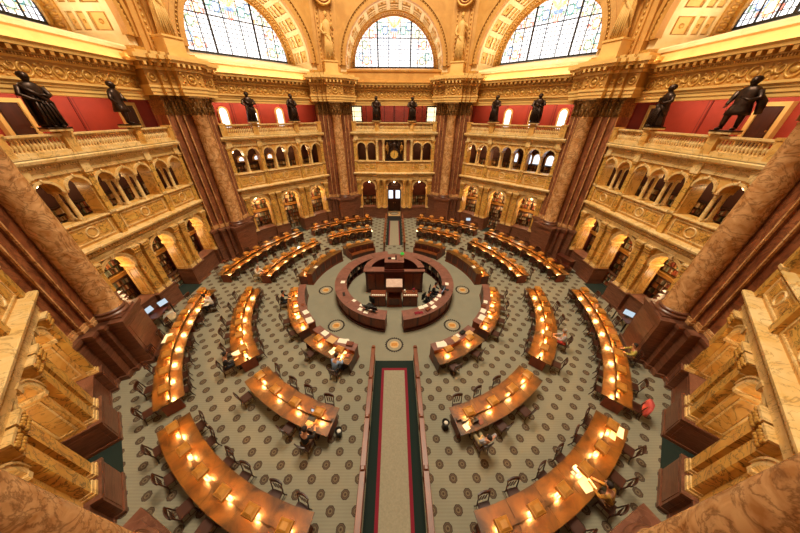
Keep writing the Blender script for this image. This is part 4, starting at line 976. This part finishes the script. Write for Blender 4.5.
T = thing('green_lamp', 'green glass shaded lamp on the back of the service desk counter', 'lamp', (.66, 1.9, 1.92)); T.location = polar(1.97, 161.5) + (1.92,)
link('lamp_shade', MB().lathe([(.16, .2), (.15, .26), (.06, .36)], n=12).mesh('lamp_shade', ['greenlamp']), T); link('base', MB().lathe([(.1, 0), (.09, .03), (.02, .05), (.02, .22)], n=10).mesh('base', ['brass']), T)
T = thing('catalog_lectern', 'tall mahogany lectern with pale sloping top facing the near aisle', 'lectern', (0, -1.6, 0)); c = (0, -1.6, 0)
mb = MB(); mb.box(-.5, -.4, -1.93, -1.3, 0, 1.76); mb.box(.4, .5, -1.93, -1.3, 0, 1.76); mb.box(-.4, .4, -1.4, -1.3, 0, 1.76); mb.box(-.4, .4, -1.9, -1.4, .08, .78); mb.box(-.4, .4, -1.9, -1.4, 1.3, 1.72); mb.box(-.54, .54, -1.97, -1.28, 0, .1)
mb.build('lectern_body', 'wood_mid', T, c); MB().box(-.33, .33, -1.915, -1.9, .16, .7).build('door', 'wood', T, c)
MB().add([(-.54, -1.98, 1.72), (.54, -1.98, 1.72), (.54, -1.25, 1.86), (-.54, -1.25, 1.86), (-.54, -1.98, 1.78), (.54, -1.98, 1.78), (.54, -1.25, 1.92), (-.54, -1.25, 1.92)], [(3, 2, 1, 0), (4, 5, 6, 7), (0, 1, 5, 4), (1, 2, 6, 5), (2, 3, 7, 6), (3, 0, 4, 7)]).build('slope_top', 'pinkstone', T, c)
for s, sd in ((-1, 'left'), (1, 'right')):
    T = thing('side_cabinet', 'low mahogany cabinet %s of the tall lectern' % sd, 'cabinet', (s * 1.09, -1.52, 0), 0, 'cabinets beside the lectern'); c = (s * 1.09, -1.52, 0)
    MB().box(s * 1.09 - .5, s * 1.09 + .5, -1.88, -1.18, 0, .86).build('body', 'wood', T, c); MB().box(s * 1.09 - .53, s * 1.09 + .53, -1.92, -1.15, .86, .9).build('top', 'wood_mid', T, c)
    for q in (-1, 1): d = MB().box(s * 1.09 + q * .24 - .21, s * 1.09 + q * .24 + .21, -1.9, -1.88, .1, .8).build('door', 'wood_mid', T, c); MB().ball((s * 1.09 + q * .05, -1.915, .45), .018, n=6).build('knob', 'brass', d, c)
    for k in range(7): tag(link('slip_box', MB().box(-.055, .055, -.06, .06, 0, .09, 0, .004).mesh('slip_box', ['paper']), None, (s * 1.09 - .4 + .133 * k, -1.82, .9)), 'white paper slip box, %s from the left on the cabinet %s of the lectern' % (ORD[k], sd), 'box', 'slip boxes beside the lectern')
tag(link('flower_pot', MB().lathe([(.06, 0), (.08, .14)], n=10).ball((0, 0, .2), .1, n=8, mi=1).ball((.05, .03, .26), .05, n=6, mi=1).mesh('flower_pot', ['paper', 'g_red' if 0 else 'stripe']), None, (1.35, -1.35, .9)), 'small red flower pot on the cabinet right of the lectern', 'plant')
tag(link('white_jug', MB().lathe([(.08, 0), (.1, .1), (.06, .22), (.07, .26)], n=10).mesh('white_jug', ['paper']), None, (.72, -1.5, .9)), 'white jug on the cabinet right of the lectern', 'jug')

# ------------------------------------------------------------------ papers, books and other loose things
ITEMS = [
    ('papers', 'white papers on left end of the ledge of the inner desk left of near aisle', -3.88, -5.28, 1.035, 0.40, 0.30),
    ('folder', 'manila tray on the ledge of the inner desk left of near aisle', -3.39, -5.74, 1.035, 0.50, 0.42),
    ('papers', 'wide stack of white papers on the ledge behind the person in blue', -2.75, -5.85, 1.035, 0.60, 0.30),
    ('box', 'brown leather case at right end of the ledge behind the person in blue', -2.36, -6.09, 1.035, 0.35, 0.25),
    ('tray', 'rose blotter at far left end of the ledge left of near aisle', -4.33, -5.06, 1.035, 0.50, 0.34),
    ('papers', 'loose white sheets left of the laptop beside the person in blue', -3.32, -6.36, 0.765, 0.30, 0.22),
    ('papers', 'white sheets above the laptop of the person in blue', -3.20, -6.16, 0.765, 0.26, 0.20),
    ('papers', 'white sheets right of the laptop of the person in blue', -2.64, -6.33, 0.765, 0.30, 0.24),
    ('laptop', 'small dark laptop in front of the person in blue shirt', -2.89, -6.39, 0.765, 0.34, 0.24),
    ('book', 'brown book at right end of the inner desk left of near aisle', -2.41, -6.58, 0.765, 0.24, 0.30),
    ('folder', 'manila sheet beside the laptop of the person in blue', -2.52, -6.16, 0.765, 0.30, 0.22),
    ('papers', 'large white papers at left end of the ledge right of near aisle', 2.52, -6.08, 1.035, 0.55, 0.36),
    ('tray', 'rose blotter on the ledge right of near aisle', 2.96, -5.85, 1.035, 0.42, 0.34),
    ('folder', 'manila folder on the ledge right of near aisle', 3.33, -5.70, 1.035, 0.40, 0.34),
    ('papers', 'white papers behind the manila folder on the ledge right of near aisle', 3.46, -5.52, 1.035, 0.34, 0.22),
    ('bag', 'black bag on the ledge right of near aisle', 3.81, -5.32, 1.035, 0.30, 0.20),
    ('folder', 'brown open folder at right end of the ledge right of near aisle', 4.20, -5.31, 1.035, 0.42, 0.32),
    ('papers', 'white papers at far part of the ledge of the inner right desk near half', 5.98, -2.62, 1.035, 0.30, 0.24),
    ('book', 'brown book on the ledge of the inner right desk near half', 5.71, -3.06, 1.035, 0.26, 0.30),
    ('papers', 'white sheets in middle of the ledge of the inner right desk near half', 5.55, -3.48, 1.035, 0.40, 0.30),
    ('papers', 'white sheets near front end of the ledge of the inner right desk', 5.29, -4.05, 1.035, 0.50, 0.34),
    ('papers', 'lit papers at the far end of the inner right desk top near half', 6.74, -2.20, 0.765, 0.30, 0.24),
    ('papers', 'white papers in middle of the inner right desk top near half', 6.10, -3.23, 0.765, 0.34, 0.26),
    ('book', 'open brown book near front end of the inner right desk top', 5.77, -3.94, 0.765, 0.30, 0.26),
    ('papers', 'white sheets near front end of the ledge of the inner left desk', -5.05, -4.26, 1.035, 0.50, 0.36),
    ('papers', 'white sheets in middle of the ledge of the inner left desk near half', -5.48, -3.57, 1.035, 0.40, 0.30),
    ('book', 'small brown book on the ledge of the inner left desk near half', -5.86, -2.92, 1.035, 0.26, 0.20),
    ('folder', 'manila folder on the inner left desk top near half', -6.75, -2.09, 0.765, 0.34, 0.26),
    ('papers', 'white papers on the inner left desk top near half', -6.18, -3.37, 0.765, 0.30, 0.24),
    ('papers', 'white papers on near part of the inner left desk far half', -6.76, 1.28, 0.765, 0.34, 0.26),
    ('papers', 'white papers on middle of the inner left desk far half', -6.27, 1.67, 1.035, 0.34, 0.24),
    ('papers', 'white papers on far end of the inner left desk far half', -5.67, 3.49, 0.765, 0.34, 0.30),
    ('papers', 'white papers on far end of the inner right desk far half', 5.92, 3.49, 0.765, 0.34, 0.30),
    ('papers', 'white papers in middle of the inner right desk far half', 6.38, 1.67, 1.035, 0.34, 0.24),
    ('papers', 'white papers on near part of the inner right desk far half', 6.87, 1.28, 0.765, 0.34, 0.26),
    ('papers', 'white sheet beside the front gap on the left counter half', -1.75, -3.61, 1.070, 0.30, 0.24),
    ('papers', 'white sheet second from the front gap on the left counter half', -1.53, -3.30, 1.070, 0.22, 0.20),
    ('papers', 'white sheet third from the front gap on the left counter half', -1.79, -3.13, 1.070, 0.22, 0.18),
    ('papers', 'white sheet fourth from the front gap on the left counter half', -2.12, -3.36, 1.070, 0.30, 0.24),
    ('papers', 'white sheet fifth from the front gap on the left counter half', -2.10, -2.96, 1.070, 0.22, 0.20),
    ('papers', 'white sheet sixth from the front gap on the left counter half', -2.64, -2.51, 1.070, 0.26, 0.20),
    ('box', 'black keyboard on the left end of the left counter half', -3.41, -1.86, 1.070, 0.40, 0.16),
    ('papers', 'white papers at the left end of the left counter half', -3.73, -0.43, 1.070, 0.30, 0.30),
    ('papers', 'white sheet first from the front gap on the right counter half', 1.69, -3.20, 1.070, 0.34, 0.26),
    ('papers', 'white sheet second from the front gap on the right counter half', 1.99, -3.05, 1.070, 0.30, 0.24),
    ('book', 'red covered book near the front gap on the right counter half', 1.40, -3.73, 1.070, 0.30, 0.22),
    ('book', 'dark red book beside the red one on the right counter half', 1.64, -3.70, 1.070, 0.24, 0.20),
    ('box', 'brown box on the right counter half', 2.10, -3.43, 1.070, 0.30, 0.20),
    ('papers', 'bluish white sheet on the outer edge of the right counter half', 2.51, -3.15, 1.070, 0.36, 0.24),
    ('papers', 'white sheet third from the front gap on the right counter half', 2.41, -2.76, 1.070, 0.30, 0.24),
    ('papers', 'white sheet fourth from the front gap on the right counter half', 2.75, -2.41, 1.070, 0.28, 0.22),
    ('papers', 'white sheet fifth from the front gap on the right counter half', 3.04, -2.02, 1.070, 0.30, 0.24),
    ('box', 'black equipment box on the right counter half near the seated staff', 3.44, -1.21, 1.070, 0.40, 0.30),
    ('papers', 'white sheet at the right end of the right counter half', 3.79, -0.68, 1.070, 0.30, 0.24),
    ('papers', 'white sheet beside black box on the right counter half', 3.69, -1.39, 1.070, 0.24, 0.20),
    ('laptop', 'open bluish laptop on the middle desk left of near aisle', -3.38, -9.66, 0.765, 0.36, 0.26),
    ('folder', 'yellow folder beside the laptop on the middle desk left of near aisle', -3.40, -9.81, 0.765, 0.30, 0.36),
    ('bag', 'black camera bag on the middle desk right of near aisle', 3.29, -9.81, 0.765, 0.26, 0.20),
    ('box', 'dark box at left end of the middle desk right of near aisle', 2.86, -9.74, 0.765, 0.30, 0.24),
    ('papers', 'small white notes on the middle desk right of near aisle', 2.90, -10.04, 0.765, 0.22, 0.26),
    ('book', 'brown book on the middle desk right of near aisle', 3.51, -9.83, 0.765, 0.20, 0.24),
    ('papers', 'white papers at far right end of the outer desk right of near aisle', 8.94, -10.22, 0.765, 0.50, 0.34),
    ('papers', 'second white sheet at far right end of the outer desk right of near aisle', 8.58, -10.35, 0.765, 0.36, 0.26),
    ('folder', 'large open white folder in front of the person in yellow print', 6.53, -11.75, 0.765, 0.48, 0.62),
    ('box', 'black case on the lamp rail left of the open white folder', 6.44, -11.49, 0.765, 0.20, 0.24),
    ('papers', 'long white sheet on the inner side of the outer left desk near half', -12.69, -5.37, 0.765, 0.70, 0.34),
    ('papers', 'white page near front end of the middle left desk near half', -8.29, -6.42, 0.765, 0.34, 0.40),
    ('papers', 'white page on the outer left desk beside the person in white', -12.33, -2.51, 0.765, 0.30, 0.30),
    ('papers', 'white page on the outer right desk beside the person in olive', 11.78, -6.36, 0.765, 0.34, 0.40),
    ('book', 'green book on the outer right desk near the person in olive', 12.03, -5.83, 0.765, 0.30, 0.30),
    ('papers', 'white page on the middle right desk in front of the person in grey', 8.80, -5.26, 0.765, 0.30, 0.24),
]
icol = {'papers': 'paper', 'folder': 'cardboard', 'box': 'wood_mid', 'tray': 'leather', 'book': 'wood_mid', 'bag': 'black', 'laptop': 'black'}
icat = {'papers': 'paper', 'folder': 'folder', 'box': 'box', 'tray': 'blotter', 'book': 'book', 'bag': 'bag', 'laptop': 'laptop'}
for kind, lab, x, y, z, w_, d_ in ITEMS:
    rz = atan2(x, -y) + rnd.uniform(-.25, .25); m = icol[kind]
    if 'black' in lab or 'dark box' in lab: m = 'black'
    if 'red ' in lab and 'covered' in lab or 'dark red' in lab: m = 'stripe'
    if 'green book' in lab: m = 'green'
    if 'white folder' in lab: m = 'paper'
    nm = {'papers': 'paper_sheets', 'folder': 'folder', 'box': 'box', 'tray': 'blotter', 'book': 'book', 'bag': 'bag', 'laptop': 'laptop'}[kind]
    z += .001
    if kind == 'papers':
        mb = MB(); mb.box(-w_ / 2, w_ / 2, -d_ / 2, d_ / 2, 0, .006); mb.M = Matrix.Rotation(.22, 4, 'Z') @ Matrix.Translation((.03, .02, 0)); mb.box(-w_ * .4, w_ * .4, -d_ * .42, d_ * .42, .006, .01); o = link(nm, mb.mesh(nm, [m]), None, (x, y, z), rz)
    elif kind == 'laptop':
        o = thing(nm, lab, 'laptop', (x, y, z), rz); link('keyboard_base', MB().box(-w_ / 2, w_ / 2, -d_ / 2, d_ / 2, 0, .02, 0, .004).box(-w_ * .42, w_ * .42, -.02, d_ * .4, .02, .023).mesh('keyboard_base', [m]), o)
        q = MB(Matrix.Translation((0, -d_ / 2 if 0 else d_ / 2, .02)) @ Matrix.Rotation(-.35, 4, 'X')); q.box(-w_ / 2, w_ / 2, -.008, .008, 0, d_); link('lid', q.mesh('lid', [m]), o); q.v = []; q.f = []; q.mi = []; q.sm = []; q.box(-w_ * .45, w_ * .45, -.011, -.008, .02, d_ * .92); link('screen', q.mesh('screen', ['screen']), o)
        continue
    elif kind in ('book', 'folder'):
        h = .035 if kind == 'book' else .008
        o = thing(nm, lab, icat[kind], (x, y, z), rz); link('cover', MB().box(-w_ / 2, w_ / 2, -d_ / 2, d_ / 2, 0, .003).box(-w_ / 2, w_ / 2, -d_ / 2, d_ / 2, h, h + .004).box(-w_ / 2, -w_ / 2 + .006, -d_ / 2, d_ / 2, 0, h + .004).mesh('cover', [m]), o); link('pages', MB().box(-w_ / 2 + .006, w_ / 2 - .008, -d_ / 2 + .008, d_ / 2 - .008, .003, h).mesh('pages', ['paper']), o); continue
    else:
        h = {'box': .12, 'tray': .02, 'bag': .16}[kind]; h = .03 if 'keyboard' in lab else h
        mb = MB(); mb.box(-w_ / 2, w_ / 2, -d_ / 2, d_ / 2, 0, h, 0, min(.02, h * .3))
        if kind == 'bag': mb.tube([(-.08, 0, h), (-.06, 0, h + .06), (.06, 0, h + .06), (.08, 0, h)], .01, 5)
        if kind == 'box' and h > .1: mb.box(-w_ / 2 - .004, w_ / 2 + .004, -d_ / 2 - .004, d_ / 2 + .004, h - .035, h - .005)
        if kind == 'tray': mb.box(-w_ / 2, -w_ / 2 + .05, -d_ / 2, d_ / 2, h, h + .006); mb.box(w_ / 2 - .05, w_ / 2, -d_ / 2, d_ / 2, h, h + .006)
        o = link(nm, mb.mesh(nm, [m]), None, (x, y, z), rz)
    tag(o, lab, icat[kind])
# waste bins beside the aisle
for x, y, sd in ((-2.31, -9.97, 'left'), (2.18, -9.67, 'right')):
    T = thing('waste_bin', 'round black waste bin with white liner %s of the near aisle' % sd, 'bin', (x, y, 0), 0, 'aisle waste bins')
    link('bin_body', MB().lathe([(.12, 0), (.15, .38), (.16, .4), (.14, .4), (.11, .05)], n=16).mesh('bin_body', ['black']), T); link('liner', MB().ball((.02, 0, .34), .1, .09, .06, 8).mesh('liner', ['paper']), T)
# computer tables by the walls
def monitor(x, y, z, rz, lab):
    T = thing('monitor', lab, 'monitor', (x, y, z), rz, 'computer monitors')
    link('stand', MB().box(-.11, .11, -.09, .09, 0, .02).box(-.02, .02, .03, .06, .02, .2).mesh('stand', ['black']), T)
    q = MB(Matrix.Translation((0, 0, .12)) @ Matrix.Rotation(-.35, 4, 'X')); q.box(-.27, .27, -.02, .02, 0, .36, 0, .006); b = link('housing', q.mesh('housing', ['black']), T)
    q = MB(Matrix.Translation((0, 0, .12)) @ Matrix.Rotation(-.35, 4, 'X')); q.box(-.25, .25, -.025, -.02, .02, .34); link('screen', q.mesh('screen', ['screen']), T)
def table(x, y, rz, w_, d_, lab):
    T = thing('computer_table', lab, 'table', (x, y, 0), rz, 'computer tables')
    link('tabletop', MB().box(-w_ / 2, w_ / 2, -d_ / 2, d_ / 2, .7, .74, 0, .008).mesh('tabletop', ['wood']), T)
    for sx in (-1, 1):
        for sy in (-1, 1): link('leg', MB().box(sx * (w_ / 2 - .05) - .025, sx * (w_ / 2 - .05) + .025, sy * (d_ / 2 - .05) - .025, sy * (d_ / 2 - .05) + .025, 0, .7).mesh('leg', ['black']), T)
table(-15.0, -3.1, R(285), 1.5, .7, 'dark computer table beside the near-left marble pier'); monitor(-15.25, -3.35, .74, R(285) + pi / 2 * 0 + R(180) * 0 - R(200), 'lit white computer monitor on the left table, nearer the pier'); monitor(-14.95, -2.65, .74, R(75), 'lit bluish computer monitor on the left table, nearer the desks')
table(14.55, -3.75, R(75), 1.3, .7, 'dark computer table beside the near-right marble pier'); monitor(14.5, -3.75, .74, R(-55), 'lit computer monitor on the table beside the near-right pier')
table(8.6, 12.1, R(145), 1.6, .7, 'dark computer table at the back right behind the outer ring'); monitor(8.6, 12.05, .74, R(0), 'lit computer monitor on the back right table')
T = thing('upright_cabinet', 'nearly black upright cabinet with sloped front before the right wall', 'cabinet', (14.4, 2.9, 0), R(-72))
link('body', MB().box(-.7, .7, -.1, .38, 0, 1.15).box(-.74, .74, -.14, .42, 1.15, 1.2).mesh('body', ['wood']), T); link('shelf_front', MB().box(-.7, .7, -.42, -.1, .62, .72).box(-.7, -.62, -.42, -.1, 0, .62).box(.62, .7, -.42, -.1, 0, .62).mesh('shelf_front', ['wood']), T)
q = MB(Matrix.Translation(local(135, 3.1, 15.38, 1.02)) @ Matrix.Rotation(R(135 + 180), 4, 'Z') @ Matrix.Rotation(-.5, 4, 'X')); q.box(-.36, .36, -.01, .01, 0, .42)
tag(link('notice_board', q.mesh('notice_board', ['paper'])), 'white notice board leaning on the dado of the back-right wall', 'sign')

# ------------------------------------------------------------------ people
def skin(name, V, E, mats, sub=1):
    me = bpy.data.meshes.new(name); me.from_pydata([v[:3] for v in V], E, []); o = bpy.data.objects.new(name, me); col.objects.link(o)
    o.modifiers.new('skin', 'SKIN')
    for d, v in zip(me.skin_vertices[0].data, V): d.radius = (v[3], v[3] * (v[4] if len(v) > 4 else 1)); d.use_root = False
    me.skin_vertices[0].data[0].use_root = True
    if sub: s = o.modifiers.new('sub', 'SUBSURF'); s.levels = sub; s.render_levels = sub
    dg = bpy.context.evaluated_depsgraph_get(); dg.update(); nm = bpy.data.meshes.new_from_object(o.evaluated_get(dg)); nm.name = name
    bpy.data.objects.remove(o); nm.materials.clear(); nm.materials.append(M[mats])
    nm.polygons.foreach_set('use_smooth', [True] * len(nm.polygons)); return nm
M['skin_light'] = plain('skin', 'c08a68', .6); M['skin_dark'] = plain('skin_brown', '6a4028', .6)
M['hair'] = plain('dark_hair', '20140e', .7); M['hair_grey'] = plain('grey_hair', '9a938a', .7); M['shoe'] = plain('shoe', '181210', .5)
CL = {'blue': plain('blue_shirt', '7f97b8', .8), 'black': plain('black_cloth', '16151a', .85), 'grey': plain('grey_shirt', '9c9ca4', .8), 'print': plain('yellow_print', 'b8862c', .8, 0, '3a2412', 9), 'red': plain('red_cloth', 'a8302a', .8), 'olive': plain('olive_cloth', '6e6a30', .8, 0, 'a89c50', 8), 'white': plain('white_shirt', 'd0c6b8', .8), 'khaki': plain('khaki', '9a8a66', .85), 'navy': plain('navy_trousers', '20242e', .85), 'pink': plain('pink_jacket', 'c0504a', .85), 'pale': plain('pale_grey_jacket', 'a8a89c', .85), 'brownc': plain('brown_cloth', '5a3c28', .85)}
for k, m in CL.items(): M['c_' + k] = m
def person_parts(pose, shirt, trousers, hair, skn):
    lean = {'desk': .1, 'back': -.16, 'down': .2}[pose]
    pel = (0, -.02, .54, .13, .9); sp = (0, -.02 + lean * .4, .78, .125, .8); chst = (0, -.02 + lean * .9, 1.0, .14, .8); nk = (0, lean * 1.2, 1.15, .058); hd = (0, lean * 1.4 + .02, 1.25, .06)
    V = [pel, sp, chst, nk, hd]; E = [(0, 1), (1, 2), (2, 3), (3, 4)]
    y0 = chst[1]; T = []; A = []
    for s in (-1, 1):
        b = len(V); V += [(s * .19, y0, 1.06, .065)]
        if pose == 'back': V += [(s * .36, y0 + .02, 1.22, .05), (s * .2, y0 - .06, 1.36, .038), (s * .1, y0 - .1, 1.36, .034)]
        else: V += [(s * .27, y0 + .1, .84, .05), (s * .17, y0 + .34, .81, .037), (s * .12, y0 + .42, .805, .034)]
        E += [(2, b), (b, b + 1), (b + 1, b + 2), (b + 2, b + 3)]
        h = V[-1]; d = (-s * .02, -.03, .0) if pose == 'back' else (-s * .01, .05, -.012)
        for k in range(4):                                     # four fingers, unequal and bent
            ln = (1.0, 1.15, 1.05, .8)[k]; off = (k - 1.5) * .02; i = len(V)
            V += [(h[0] + off + d[0], h[1] + d[1] * .8, h[2] + d[2], .0095), (h[0] + off + d[0] * 2 * ln, h[1] + d[1] * 1.5 * ln, h[2] + d[2] * 1.5, .009), (h[0] + off + d[0] * 2.6 * ln, h[1] + d[1] * 1.95 * ln, h[2] + d[2] * 2.6, .008)]
            E += [(b + 3, i), (i, i + 1), (i + 1, i + 2)]
        i = len(V); V += [(h[0] - s * .04, h[1] + .01, h[2], .011), (h[0] - s * .055, h[1] + .035, h[2] - .005, .009)]; E += [(b + 2, i), (i, i + 1)]
        l = len(V); V += [(s * .1, .02, .53, .09), (s * .13, .42, .52, .066), (s * .13, .4, .28, .052), (s * .13, .38, .09, .04), (s * .14, .5, .04, .035)]
        E += [(0, l), (l, l + 1), (l + 1, l + 2), (l + 2, l + 3), (l + 3, l + 4)]; T.append(l); A.append(b)
    body = skin('body', V, E, skn)
    mb = MB(); hc = (0, hd[1] + .015, 1.34); head(mb, hc, .105, pi)
    bm = bpy.data.meshes.new('b')                              # one body mesh: limbs, trunk and head together
    v = [tuple(x.co) for x in body.vertices]; f = [list(p.vertices) for p in body.polygons]; n0 = len(v); v += mb.v; f += [[n0 + i for i in q] for q in mb.f]
    bm.from_pydata(v, [], f); bm.materials.append(M[skn]); bm.polygons.foreach_set('use_smooth', [True] * len(f)); bm.name = 'body'
    sv = [(V[i][0], V[i][1], V[i][2], V[i][3] + .018, .9) for i in (0, 1, 2)] ; se = [(0, 1), (1, 2)]
    for b in A:
        k = len(sv); sv += [(V[b + j][0], V[b + j][1], V[b + j][2], V[b + j][3] + .016) for j in range(3)]; se += [(2, k), (k, k + 1), (k + 1, k + 2)]
    sh = skin('shirt', sv, se, 'c_' + shirt)
    tv = [(0, -.02, .55, .15, .9)]; te = []
    for l in T:
        k = len(tv); tv += [(V[l + j][0], V[l + j][1], V[l + j][2], V[l + j][3] + .014) for j in range(4)]; te += [(0, k), (k, k + 1), (k + 1, k + 2), (k + 2, k + 3)]
    tr = skin('trousers', tv, te, 'c_' + trousers)
    sh2 = MB()
    for s in (-1, 1): sh2.ball((s * .135, .46, .05), .05, .13, .05, 10)
    hb = MB(); hb.ball((0, hc[1] - .018, hc[2] + .035), .098, .108, .1, 12); hb.ball((0, hc[1] - .055, hc[2] - .03), .085, .06, .09, 10)
    return [('body', bm), ('shirt', sh), ('trousers', tr), ('shoes', sh2.mesh('shoes', ['shoe'])), ('hair', hb.mesh('hair', [hair]))]
def seat_person(x, y, rz, label, pose, shirt, trousers, hair, skn='skin_light'):
    T = thing('person', label, 'person', (x, y, 0), rz)
    for nm, me in person_parts(pose, shirt, trousers, hair, skn): link(nm, me, T)
LOOK = {('inner', 0, -1): ('person in pale blue shirt reading at the inner desk left of near aisle', 'down', 'blue', 'navy', 'hair'),
        ('middle', 0, -1): ('person in black jacket sitting at the middle desk left of near aisle', 'desk', 'black', 'brownc', 'hair'),
        ('middle', 0, 1): ('person in grey shirt leaning back with hands behind head, right of near aisle', 'back', 'grey', 'khaki', 'hair'),
        ('outer', 0, 1): ('person in yellow patterned top bending over a white folder', 'down', 'print', 'brownc', 'hair'),
        ('middle', 1, 1): ('grey haired person in grey top and red trousers at the middle right desk', 'desk', 'grey', 'red', 'hair_grey'),
        ('outer', 1, -1): ('person in white shirt on inner side of the outer left desk', 'down', 'white', 'navy', 'hair'),
        ('middle', 1, -1): ('person in black at the front end of the middle left desk', 'desk', 'black', 'navy', 'hair'),
        ('inner', 1, -1): ('person in black at the inner left desk near half', 'desk', 'black', 'navy', 'hair'),
        ('outer', 1, 1): ('person in olive patterned top at the outer right desk', 'desk', 'olive', 'brownc', 'hair'),
        ('middle', 2, -1): ('person in pale shirt at near end of the middle left desk, far half', 'down', 'white', 'khaki', 'hair_grey')}
for ring, sec, s, io, p, dname in people_spots:
    r0, r1 = RINGS[ring]; lab, pose, sh, tr, hr = LOOK[(ring, sec, s)]
    rad = r1 + .36 if io == 'o' else r0 - .36; x, y = polar(rad, p); rz = R(p) if io == 'o' else R(p + 180)
    add_chair(x, y, rz, 'wooden chair under the ' + ' '.join(lab.split()[:6]))
    seat_person(x, y, rz, lab, pose, sh, tr, hr)
# staff behind the round counter on black swivel chairs
def swivel(x, y, rz, lab):
    T = thing('swivel_chair', lab, 'chair', (x, y, 0), rz, 'black swivel chairs of the staff')
    link('seat', MB().box(-.24, .24, -.22, .24, .42, .48, 0, .02).mesh('seat', ['black']), T); link('backrest', MB().box(-.22, .22, -.3, -.24, .55, 1.05, 0, .025).box(-.03, .03, -.29, -.26, .42, .6).mesh('backrest', ['black']), T)
    mb = MB(); mb.tube([(0, 0, .08), (0, 0, .42)], .03, 8)
    for k in range(5): q = 2 * pi * k / 5; mb.tube([(0, 0, .1), (.28 * cos(q), .28 * sin(q), .05)], [.025, .018], 5); mb.ball((.28 * cos(q), .28 * sin(q), .03), .03, n=6)
    link('swivel_base', mb.mesh('swivel_base', ['black']), T)
for r_, a_, lab, hr in ((2.92, 50, 'nearer the front gap', 'hair'), (2.96, 71, 'farther from the front gap', 'hair')):
    x, y = polar(r_, a_); swivel(x, y, R(a_ + 180), 'black swivel chair under the staff member %s' % lab); seat_person(x, y, R(a_ + 180), 'staff person in black behind the right counter half, ' + lab, 'desk', 'black', 'navy', hr)
x, y = polar(2.85, -36); swivel(x, y, R(-36 + 180), 'empty black swivel chair inside the left counter half')
for r_, a_, sd, k in ((3.75, -20, 'left', 'nearer the front gap'), (3.8, -27, 'left', 'farther from the front gap')):
    x, y = polar(r_, a_); monitor(x, y, 1.07, R(a_ + 180), 'black computer monitor on the left counter half, ' + k)
x, y = polar(3.72, 62); monitor(x, y, 1.07, R(62 + 180), 'black computer monitor in front of the staff on the right counter half')
# a visitor at the computer table on the left, and jackets on chairs
add_chair(-14.1, -3.6, R(75), 'wooden chair with pale jacket at the left computer table')
def jacket(x, y, rz, m, lab):
    mb = MB(); mb.loft([[(-.24, -.2, z), (0, -.16, z), (.24, -.2, z), (.26, -.33 + .02 * z, z), (0, -.38, z), (-.26, -.33 + .02 * z, z)] for z in (.42, .6, .85, 1.0, 1.05)], 0)
    for s in (-1, 1): mb.tube([(s * .24, -.27, 1.0), (s * .3, -.26, .75), (s * .28, -.2, .5)], [.06, .055, .045], 7)
    tag(link('jacket', mb.mesh('jacket', [m]), None, (x, y, 0), rz), lab, 'jacket')
jacket(-14.1, -3.6, R(75), 'c_pale', 'pale grey jacket over the chair at the left computer table')
x, y = polar(14.1, 49.6); jacket(x, y, R(52), 'c_pink', 'pink jacket hanging over a chair at front end of the outer right desk'); add_chair(x, y, R(52), 'wooden chair under the pink jacket, front end of outer right desk')
